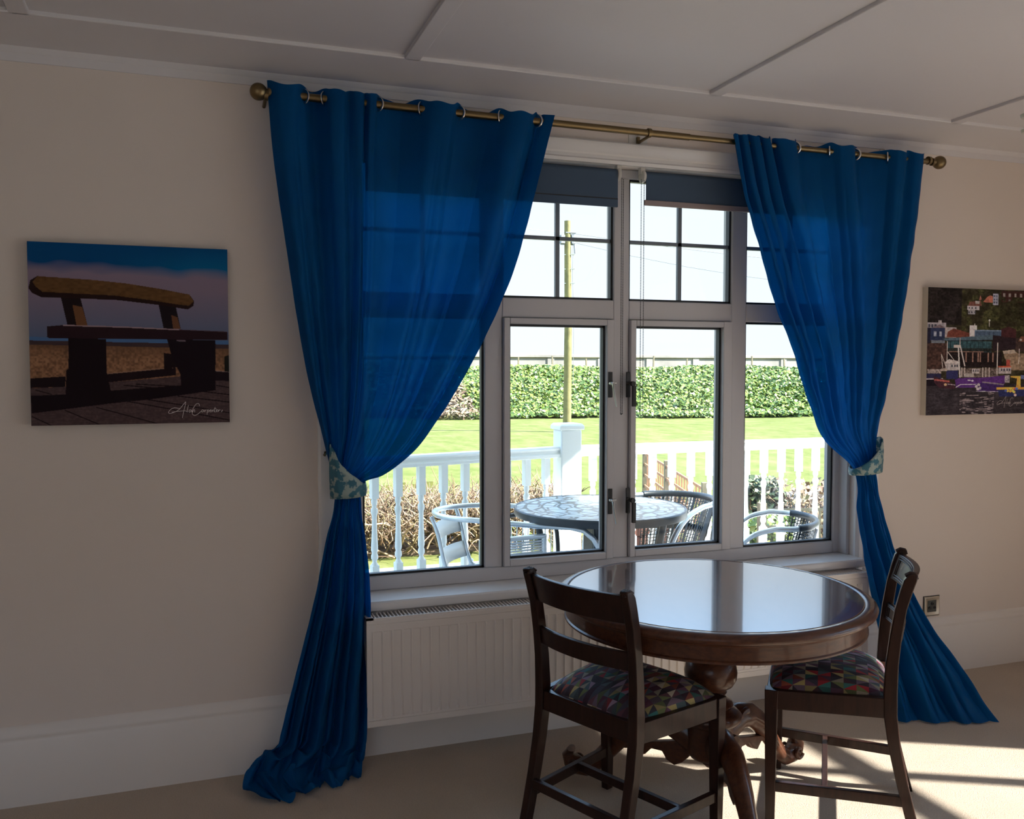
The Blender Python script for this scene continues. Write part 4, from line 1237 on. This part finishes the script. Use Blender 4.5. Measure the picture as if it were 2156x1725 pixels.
def leaves(name, P, size, mat, seed, tilt=.9, parent=None, aspect=.75, sunface=None):
    r = np.random.default_rng(seed); n = len(P)
    a = r.random(n) * 2 * pi; b = (r.random(n) - .5) * 2 * tilt; c = (r.random(n) - .5) * 2 * tilt
    ex = np.stack([np.cos(a), np.sin(a) * np.cos(b), np.sin(b)], 1); ex /= np.linalg.norm(ex, axis=1)[:, None]
    up = np.stack([np.sin(c) * .8, -np.abs(np.cos(c)) * .8, np.cos(c) * .7 + .2], 1)
    ey = np.cross(up, ex); ey /= np.linalg.norm(ey, axis=1)[:, None]
    nn = np.cross(ex, ey)
    s = size * (.55 + .9 * r.random(n))[:, None]
    k = [(-.5, 0, 0), (-.15, -.5 * aspect, .06), (.5, 0, -.08), (-.15, .5 * aspect, .06)]
    V = np.stack([P + s * (q[0] * ex + q[1] * ey + q[2] * nn) for q in k], 1).reshape(-1, 3)
    F = np.arange(4 * n).reshape(-1, 4)
    F = np.concatenate([F[:, [0, 1, 2]], F[:, [0, 2, 3]]])
    o = np_mesh(name, V, F, mat, parent)
    at = o.data.attributes.new('rnd', 'FLOAT', 'POINT')
    at.data.foreach_set('value', np.repeat(r.random(n).astype(np.float32), 4))
    return o


def bankpts(n, x0, x1, r, thick=.12):
    x = x0 + (x1 - x0) * r.random(n); sg = .35 + 4.1 * r.random(n); y = bank_y(x) + sg
    z = np.interp(sg, BANK_S, BANK_Z) + thick * r.random(n) + .05 + .05 * np.sin(x * .9) * np.sin(y * 1.3 + x * .4)
    return np.stack([x, y - .1 * r.random(n), z], 1)


r_ = np.random.default_rng(5)
P = bankpts(60000, 8.3, 30, r_)
keep = (P[:, 0] > 8.3 + 1.5 * (P[:, 2] < .8) * r_.random(len(P)))
ivy = leaves('ivy', P[keep], .135, M_ivy, 8)
tag(ivy, 'dense green ivy covering the long bank beyond the lawn', 'ivy', kind='stuff')
P = bankpts(9000, 2.5, 8.9, r_, .30)
dead = leaves('dry_undergrowth', P, .22, M_dead, 9, aspect=.25)
tag(dead, 'pale dry undergrowth at the left end of the bank', 'undergrowth', kind='stuff')

# sea wall
m = MB()
m.box(-40, 90, 36.0, 36.5, 1.30, 1.86)
m.prism([(35.93, 1.86), (35.90, 1.88), (35.90, 1.99), (35.96, 2.015), (36.55, 2.015), (36.55, 1.86)], lambda a, b, d: (d, a, b), -40, 90)
for i in range(-14, 34): m.box(i * 2.6, i * 2.6 + .34, 35.95, 36.05, 1.30, 1.87)
tag(m.build('sea_wall', M_conc), 'long grey concrete sea wall on the horizon', 'wall')
# fence posts and wires on top of the bank
p0 = None
for i, x in enumerate(np.arange(7.9, 24, 1.30)):
    m = MB(); h = .46 + .06 * sin(i * 2.1)
    m.bar((0, 0, 0), (.02 * sin(i), 0, h), .05, .05)
    o = m.build('fence_post', M_trel2); o.location = (x, bank_y(x) + 5.2, 1.33)
    tag(o, 'thin wooden post standing along the top of the ivy bank', 'fence post', 'fence posts on top of the bank')

# utility pole
up = thing('utility_pole', 'tall yellowish wooden utility pole on the lawn', 'pole', (9.38, 18.98, ZG))
MB().tube([(0, 0, -.3), (.03, .0, 2.8), (.0, 0, 5.62)], [.115, .10, .082], 20).build('pole', M_pole, up)
m = MB()
for z in np.arange(3.2, 5.0, .38): MB().tube([(-.10, -.02, z), (.16, -.12, z + .01)], .012, 6).build('climbing_step', M_silver, up)
m = MB(); m.box(-.20, -.09, -.06, .06, 5.02, 5.24); m.box(.09, .22, -.08, .06, 5.02, 5.26); m.bar((-.2, 0, 5.0), (.24, 0, 5.0), .03, .03); m.tube([(.16, -.1, 5.0), (.18, -.1, 4.75)], .02, 8)
m.build('junction_box', M_wire, up)
m = MB(); m.tube([(-.07, -.06, 5.30), (.20, -.1, 5.30)], .02, 8); m.tube([(.13, -.1, 5.24), (.11, -.1, 4.2), (.15, -.1, 2.8), (.13, -.1, 1.3)], .006, 6); m.build('cable', M_wire, up)


def sag(a, b, s, n=14):
    return [Vector(a).lerp(Vector(b), i / n) - Vector((0, 0, 4 * s * (i / n) * (1 - i / n))) for i in range(n + 1)]


wz = 5.62 + ZG
for k, (a, b, s, lab) in enumerate((((9.3, 18.98, wz - .30), (1.5, 12.0, 4.55), .18, 'overhead wire running left from the utility pole'),
                                  ((9.5, 18.98, wz - .32), (30, 17.0, 4.2), .35, 'topmost overhead wire running right from the utility pole'),
                                  ((9.5, 18.98, wz - .55), (30, 12.0, 4.6), 1.3, 'lower sagging overhead wire running right from the utility pole'))):
    tag(MB().tube(sag(a, b, s), .008, 6).build('overhead_wire', M_wire), lab, 'wire', 'overhead wires')

# deck and porch
struct(MB().box(-2.5, 6.2, .18, 2.05, -.12, -.02).build('deck', M_deck))
struct(MB().box(-3.5, 4.6, .18, 1.45, 2.80, 2.92).build('porch_roof', M_outw))
m = MB(); m.box(XL - .2, WX0 - .01, .165, .18, -.4, 2.9); m.box(WX1 + .01, XR + .2, .165, .18, -.4, 2.9); m.box(WX0 - .01, WX1 + .01, .165, .18, -.4, WZ0 - .03); m.box(WX0 - .01, WX1 + .01, .165, .18, WZ1 + .01, 2.9)
m.box(WX0 - .03, WX1 + .03, .151, .22, WZ0 - .03, WZ0 + .012)
struct(m.build('wall_outside', M_render))
struct(MB().box(.6, 6.5, 2.1, 4.3, ZG - .05, ZG + .03).build('pale_path', M_pave))
M_bounce = flat('bounce_paving_grey', (.27, .265, .285), .85, bump=(12, .2, .01), var=(2, .08))
m = MB(); m.box(4.22, 14, -14, .1, -.2, -.10); m.box(-8, 4.22, -14, -4.92, -.2, -.10)  # unseen paving, added to bounce neutral light indoors instead of green from the lawn
struct(m.build('bounce_paving', M_bounce))
struct(MB().box(-4, 2.9, 4.9, 6.6, ZG - .05, ZG + .035).build('soil_bed', M_soil))

# railings
RT = .895


def baluster(m):
    """one turned baluster, axis at the origin, top at z = RT-.055, foot on the bottom rail"""
    m.box(-.019, .019, -.019, .019, .640 + .045, RT - .05)
    pr = [(.024, .690), (.017, .684), (.021, .676), (.0215, .660), (.016, .650), (.0145, .640), (.024, .628), (.0245, .612), (.018, .596), (.0165, .585), (.0175, .52), (.0225, .44), (.0235, .415), (.018, .398), (.0235, .385), (.0235, .370), (.015, .358), (.0145, .352), (.024, .338), (.024, .330)]
    m.lathe([(a * .78, b) for a, b in pr], n=18)
    m.box(-.019, .019, -.019, .019, .075, .334)
    return m


def railing(name, label, a, b, first, spacing):
    a = Vector(a); b = Vector(b); d = (b - a); L = d.length
    rl = thing(name, label, 'railing', (a.x, a.y, -.02), atan2(d.y, d.x), 'white porch railings')
    m = MB()
    hp = [(-.040, 0), (-.040, .018), (-.030, .026), (-.030, .040), (-.038, .050), (-.030, .062), (.030, .062), (.038, .050), (.030, .040), (.030, .026), (.040, .018), (.040, 0)]
    m.prism(hp, lambda p, q, t_: (t_, p, RT + .02 - .055 + q), 0, L)
    m.build('handrail', M_outw, rl, bevel=.002)
    MB().box(0, L, -.03, .03, .06, .11).build('bottom_rail', M_outw, rl, bevel=.003)
    proto = None; s = first
    while s < L - .03:
        if proto is None: proto = o = baluster(MB()).build('baluster', M_outw, rl, sharp=40); o.location = (s, 0, .02)
        else: o = proto.copy(); COL.objects.link(o); o.parent = rl; o.location = (s, 0, .02)
        s += spacing
    return rl


PX, PY = 2.085, 1.80
railing('porch_railing', 'white porch railing with turned balusters, right of the newel post', (PX + .068, 1.80, 0), (6.1, 1.80, 0), 2.252 - PX - .068, .1350)
railing('porch_railing', 'white porch railing with turned balusters, left of the newel post', (PX - .069, 1.785, 0), (-1.2, 1.02, 0), .085, .1365)
np_ = thing('newel_post', 'thick white square newel post with flat cap on the porch', 'post', (PX, PY, -.02))
MB().box(-.066, .066, -.066, .066, 0, 1.02).build('post', M_outw, np_, bevel=.008)
m = MB(); m.loft([[(-.078, -.078, 1.021), (.078, -.078, 1.021), (.078, .078, 1.021), (-.078, .078, 1.021)], [(-.078, -.078, 1.045), (.078, -.078, 1.045), (.078, .078, 1.045), (-.078, .078, 1.045)], [(-.066, -.066, 1.058), (.066, -.066, 1.058), (.066, .066, 1.058), (-.066, .066, 1.058)]])
m.build('cap', M_outw, np_, bevel=.004)

# mosaic table
DK = -.02
mt = thing('patio_table', 'round patio table with pale mosaic top and dark rim', 'table', (1.765, .66, DK))
MB().lathe([(.0005, .741), (.38, .741), (.387, .741), (.388, .741), (.390, .738)], n=96, caps=False).build('mosaic_top', M_mosaic, mt)
MB().lathe([(.389, .742), (.396, .742), (.400, .737), (.400, .712), (.396, .706), (.0005, .706)], n=96, caps=False).build('rim', M_tabledge, mt)
m = MB()
for k in range(4):
    a = pi / 4 + k * pi / 2 + .3
    m.tube([(.30 * cos(a), .30 * sin(a), .706), (.24 * cos(a), .24 * sin(a), .4), (.30 * cos(a), .30 * sin(a), .0)], .016, 10)
m.tube([(.25 * cos(a_), .25 * sin(a_), .35) for a_ in np.linspace(0, 2 * pi, 30, endpoint=False)], .009, 8, closed=True)
m.build('leg_frame', M_tabledge, mt)
MB().box(-.06, .06, -.05, .05, .45, .706).build('centre_support', M_tabledge, mt)


def armhoop(w, d, zb, zf, n=40, legz=0.0):
    """tubular arm hoop: open at the front (+x), back at -x"""
    P = []
    for i in range(n + 1):
        a = pi / 2 + pi * i / n
        P.append((cos(a) * w * .62 - .02, sin(a) * w / 2, zb))
    left = [(d * .30, w / 2 * 1.0, zb - .01), (d * .55, w / 2 * .98, (zb * .8 + zf * .2))]
    head = [(d * .66, w / 2 * .95, zf - .04), (d * .69, w / 2 * .93, zf - .12), (d * .66, w / 2 * .90, .30), (d * .66, w / 2 * .90, legz)]
    A = [(x, y, z) for x, y, z in reversed(left + head)]
    B = [(x, -y, z) for x, y, z in left + head]
    return A + P + B


def metal_chair(label, loc, rz, slat_only=False):
    c = thing('bistro_chair', label, 'chair', loc, rz, 'aluminium chairs on the porch')
    MB().tube(smooth(armhoop(.46, .84, .705, .60, 14), 3), .0125, 12).build('arm_frame', M_alu, c)
    for s_ in (-1, 1):
        MB().tube(smooth([(-.27, s_ * .16, .70), (-.24, s_ * .155, .62), (-.20, s_ * .155, .46), (-.15, s_ * .17, .41), (.10, s_ * .20, .43), (.22, s_ * .205, .435)], 4), .010, 10).build('back_upright', M_alu, c)
        MB().tube(smooth([(-.19, s_ * .17, .44), (-.22, s_ * .19, .25), (-.27, s_ * .21, .0)], 3), .011, 10).build('leg', M_alu, c)
    for (z0, x0_, z1, x1_) in ((.658, -.254, .582, -.234), (.535, -.222, .460, -.204)):
        m = MB(); G = np.zeros((2, 13, 3))
        for j in range(13):
            y = -.15 + .30 * j / 12; bw = -.030 * (1 - (y / .15) ** 2)
            G[0, j] = (x0_ + bw, y, z0); G[1, j] = (x1_ + bw, y, z1)
        m.grid(G); m.build('back_slat', M_outw, c, solid=.004)
    m = MB()
    for i in range(11): m.box(-.14 + i * .034, -.14 + i * .034 + .026, -.195, .195, .432, .437)
    m.build('seat_slats', M_alu, c)
    return c


metal_chair('aluminium bistro chair with two back slats, left of the mosaic table', (1.33, .86, DK), radians(-36))
sc_ = thing('slatted_chair', 'low metal chair with a finely slatted back, in front of the mosaic table', 'chair', (1.25, .60, DK), radians(97))
m = MB()
for i in range(13): m.bar((-.14, -.145, .50 + i * .0115), (-.14, .145, .50 + i * .0115), .006, .0075)
m.build('slatted_back', M_alu, sc_)
for s_ in (-1, 1):
    MB().tube([(-.14, s_ * .15, .665), (-.14, s_ * .15, .42), (-.20, s_ * .16, 0)], .011, 10).build('leg', M_alu, sc_)
    MB().tube([(-.12, s_ * .15, .42), (.22, s_ * .16, .42), (.25, s_ * .17, 0)], .011, 10).build('leg', M_alu, sc_)
MB().tube([(-.14, -.15, .658), (-.14, .15, .658)], .011, 10).build('top_bar', M_alu, sc_)
MB().box(-.13, .21, -.145, .145, .425, .435).build('seat', M_blackp, sc_)


def rattan_chair(label, loc, rz):
    c = thing('rattan_armchair', label, 'chair', loc, rz, 'black rattan armchairs on the porch')
    H = armhoop(.50, .48, .72, .64, 14)
    side = [(.02, .25, .715), (.14, .255, .69), (.24, .255, .63), (.30, .25, .54), (.31, .245, .42), (.30, .24, .2), (.30, .24, 0)]
    H = [(x, y, z) for x, y, z in reversed(side)] + H[6:-6] + [(x, -y, z) for x, y, z in side]
    MB().tube(smooth(H, 3), .0135, 12).build('arm_frame', M_alu, c)
    # woven wrap on the back of the hoop
    P = [(cos(a) * .50 * .62 - .02, sin(a) * .25, .722) for a in np.linspace(pi * .66, pi * 1.34, 60)]
    MB().tube(P, [.0175 + .0012 * (k % 2) for k in range(60)], 10).build('rattan_wrap', M_rattan, c)
    # woven back: vertical strands with horizontal weave
    m = MB()
    A = np.linspace(pi * .66, pi * 1.34, 26)
    for i, a in enumerate(A):
        top = (cos(a) * .31 - .02, sin(a) * .25, .72); bot = (cos(a) * .20 + .02, sin(a) * .20, .42)
        m.bar(top, bot, .0052, .004)
        if i % 4 == 0: m.bar(top, bot, .013, .006)
    for k in range(34):
        f_ = k / 33; z = .70 - .28 * f_; q = 1 - f_
        P = [(cos(a) * (.20 + .11 * q) + .02 - .04 * q, sin(a) * (.20 + .05 * q), z + .0015 * (-1) ** (j + k)) for j, a in enumerate(A)]
        m.tube(P, .0030 if k % 2 else .0018, 4, caps=False)
    for k in range(5):
        f_ = .48 + k * .018; z = .70 - .28 * f_; q = 1 - f_
        P = [(cos(a) * (.20 + .11 * q) + .016 - .04 * q, sin(a) * (.20 + .05 * q), z) for a in A]; m.tube(P, .0050, 6)
    m.build('woven_back', M_rattan, c)
    for s_ in (-1, 1):
        MB().tube(smooth([(-.30, s_ * .17, .715), (-.22, s_ * .17, .45), (-.23, s_ * .19, .2), (-.27, s_ * .21, 0)], 4), .011, 10).build('leg', M_alu, c)
    m = MB(); m.lathe([(.001, .43), (.20, .43), (.215, .422), (.215, .412), (.20, .405), (.001, .405)], (.03, 0, 0), 36); m.build('seat', M_rattan, c)
    return c


rattan_chair('black rattan armchair with silver arms, right behind the mosaic table', (2.24, .95, DK), radians(208)).scale = (1, 1, .97)
rattan_chair('black rattan armchair nearest the window, right of the mosaic table', (2.55, .44, DK), radians(148)).scale = (.62, 1, .93)

# plastic-strung chair back beyond the left edge of the table
k_ = thing('strung_chair', 'small chair with a pale strung back, behind the left edge of the mosaic table', 'chair', (1.62, 1.22, DK), radians(60))
m = MB()
for i in range(9): m.bar((0, -.12 + i * .03, .58), (-.03, -.12 + i * .03, .36), .004, .010)
m.build('strung_back', M_outw, k_)
MB().tube(smooth([(-.02, -.16, 0), (-.02, -.16, .4), (0, -.14, .58), (.0, -.08, .62), (0, .08, .62), (0, .14, .58), (-.02, .16, .4), (-.02, .16, 0)], 3), .011, 10).build('frame', M_blackm, k_)
MB().box(.0, .30, -.15, .15, .33, .345).build('seat', M_outw, k_)
for y_ in (-.14, .14): MB().tube([(.28, y_, .33), (.30, y_ * 1.07, 0)], .010, 8).build('leg', M_blackm, k_)

# planters
bx_ = thing('timber_planter', 'red-brown square timber planter beyond the railing, right of the newel post', 'planter', (3.52, 3.62, ZG))
m = MB()
for i in range(4): m.box(-.20, .20, -.2, .2, .02 + i * .105, .12 + i * .105)
m.build('box_side', M_redbox, bx_, bevel=.004)
m = MB(); m.box(-.22, .22, -.22, .22, .44, .47)
for x in (-.205, .205):
    for y in (-.205, .205): m.box(x - .02, x + .02, y - .02, y + .02, 0, .45)
m.build('corner_trim', M_redbox, bx_, bevel=.003)
tp_ = thing('terracotta_pot', 'terracotta pot of dry twigs beyond the left railing', 'pot', (2.72, 3.05, ZG))
MB().lathe([(.001, .0), (.12, 0), (.16, .26), (.175, .27), (.175, .31), (.15, .31), (.14, .27), (.001, .27)], n=32).build('pot', M_terra, tp_)


def twigs(name, n, box, seed, mat, L=(.25, .6), r0=.006, parent=None, arch=.5, wild=1.0):
    """a tangle of bare curved twigs, each with a few forks"""
    r = np.random.default_rng(seed); V = []; F = []
    x0, x1, y0, y1, z0, z1 = box; vid = 0; rnd = []
    for i in range(n):
        p = np.array([x0 + (x1 - x0) * r.random(), y0 + (y1 - y0) * r.random(), z0 + (z1 - z0) * r.random() ** .8])
        d = r.normal(size=3) * wild; d[2] = abs(d[2]) + .35; d /= np.linalg.norm(d)
        ln = L[0] + (L[1] - L[0]) * r.random(); seg = 6; rad0 = r0 * (.4 + r.random()); q = r.random()
        bend = r.normal(size=3) * arch
        for k in range(seg + 1):
            rr = rad0 * (1 - .75 * k / seg)
            s1 = np.cross(d, [0.3, .2, .9]); s1 /= np.linalg.norm(s1); s2 = np.cross(d, s1)
            for j in range(3):
                a = 2 * pi * j / 3; V.append(p + rr * (cos(a) * s1 + sin(a) * s2)); rnd.append(q)
            if k < seg:
                for j in range(3):
                    a_, b = vid + j, vid + (j + 1) % 3; F.append((a_, b, b + 3, a_ + 3))
            vid += 3
            p = p + d * ln / seg; d = d + bend / seg + r.normal(size=3) * .16; d /= np.linalg.norm(d)
    o = np_mesh(name, np.array(V), np.array(F), mat, parent)
    at = o.data.attributes.new('rnd', 'FLOAT', 'POINT'); at.data.foreach_set('value', np.array(rnd, np.float32))
    return o


twigs('dry_twigs', 90, (-.1, .1, -.1, .1, .26, .34), 41, M_twig, (.2, .5), .004, tp_)
# hedges
hd = thing('bare_hedge', 'bare brown twiggy hedge beyond the left railing', 'hedge', (1.6, 5.2, ZG))
twigs('branches', 2200, (-3.5, 1.78, -.45, .35, .0, .32), 42, M_twig, (.25, .55), .011, hd, wild=1.2)
o = twigs('fine_twigs', 4000, (-3.5, 1.85, -.5, .35, .16, .52), 43, M_dead, (.12, .24), .006, hd, wild=1.4)
hr = thing('bare_shrub', 'brown leafless shrub beyond the right end of the railing', 'shrub', (5.1, 3.1, ZG))
twigs('branches', 1800, (-.35, 1.4, -.4, .5, .0, .36), 44, M_twig, (.2, .42), .007, hr)
r_ = np.random.default_rng(51)
leaves('dry_leaves', np.stack([-.35 + 1.8 * r_.random(3500), -.45 + r_.random(3500), (.2 + .52 * r_.random(3500))], 1), .05, M_dead, 52, parent=hr)
hg = thing('leafy_shrub', 'green leafy shrub behind the trellis, beyond the right railing', 'shrub', (4.72, 3.75, ZG))
ph = r_.random(4200) * 2 * pi; rd = .42 * np.sqrt(r_.random(4200)); zz = r_.random(4200)
leaves('foliage', np.stack([np.cos(ph) * rd * (1.1 - .5 * zz), np.sin(ph) * rd * (1.1 - .5 * zz), (.12 + .60 * zz)], 1), .060, M_shrub, 53, parent=hg)
twigs('branches', 260, (-.2, .2, -.2, .2, 0, .4), 45, M_twig, (.2, .45), .008, hg)
hy = thing('low_shrub', 'low yellow-green shrub below the trellis, just beyond the right railing', 'shrub', (4.1, 2.85, ZG))
ph = r_.random(2600) * 2 * pi; rd = .40 * np.sqrt(r_.random(2600))
leaves('foliage', np.stack([np.cos(ph) * rd, np.sin(ph) * rd * .7, .05 + .50 * r_.random(2600)], 1), .05, M_ivy, 54, parent=hy)
twigs('branches', 150, (-.2, .2, -.15, .15, 0, .2), 46, M_twig, (.2, .4), .007, hy)


def trellis(name, label, a, b, h, mat, cell, posts=(0., 1.)):
    a = Vector(a); b = Vector(b); L = (b - a).length; d = (b - a) / L
    tr_ = thing(name, label, 'trellis', a, atan2(d.y, d.x), 'garden trellises')
    slope = (b.z - a.z) / L
    m = MB(); n = int(L / cell)
    for i in range(n + 1):
        x = L * i / n; m.bar((x, 0, slope * x), (x, 0, h + slope * x), .014, .010, up=(0, 1, 0))
    k = int(h / cell)
    for j in range(k + 1):
        z = h * j / k; m.bar((0, -.012, z), (L, -.012, z + slope * L), .012, .020)
    m.build('lattice', mat, tr_)
    for f_ in posts:
        MB().box(L * f_ - .025, L * f_ + .025, -.03, .03, slope * L * f_ - .02, h + .05 + slope * L * f_).build('post', M_trel2, tr_)
    return tr_


trellis('trellis_fence', 'orange timber trellis fence standing on the lawn behind the rattan chair', (4.26, 4.90, ZG), (3.38, 2.35, ZG), .86, M_trel, .107, (0., .45, 1.))
trellis('garden_trellis', 'weathered low trellis among the shrubs, beyond the right end of the railing', (3.74, 2.20, ZG), (4.55, 1.98, ZG), .72, M_trel2, .12, (0.,))
# slatted low fence seen through the hedge
sf = thing('picket_fence', 'low yellow-green picket fence showing through the bare hedge', 'fence', (-.3, 5.9, ZG))
M_pick = flat('mossy_timber', (.12, .13, .025), .8, var=(9, .3))
for i in range(18): MB().box(i * .15, i * .15 + .075, -.01, .01, .04, .52 + .02 * (i % 2)).build('picket', M_pick, sf)
MB().box(-.02, 2.65, .01, .03, .14, .19).box(-.02, 2.65, .01, .03, .38, .43).build('fence_rail', M_pick, sf)


def stone(label, loc, s):
    r = np.random.default_rng(int(loc[0] * 100)); m = MB(); rings = []
    for k in range(6):
        a = k / 5 * pi * .5; ring = []
        for j in range(12):
            b = 2 * pi * j / 12; q = 1 + .18 * sin(3 * b + loc[0]) + .06 * r.normal()
            ring.append((s[0] * cos(b) * cos(a * .85) * q, s[1] * sin(b) * cos(a * .85) * q, s[2] * sin(a)))
        rings.append(ring)
    m.loft(rings); o = m.build('garden_stone', M_stone, sharp=25); o.location = loc
    return tag(o, label, 'stone', 'stones on the lawn')


stone('pale block of stone on the lawn beside the newel post', (4.25, 7.2, ZG - .02), (.26, .22, .30))
stone('pale stone on the lawn behind the leafless shrub on the right', (7.1, 6.0, ZG - .02), (.40, .26, .24))
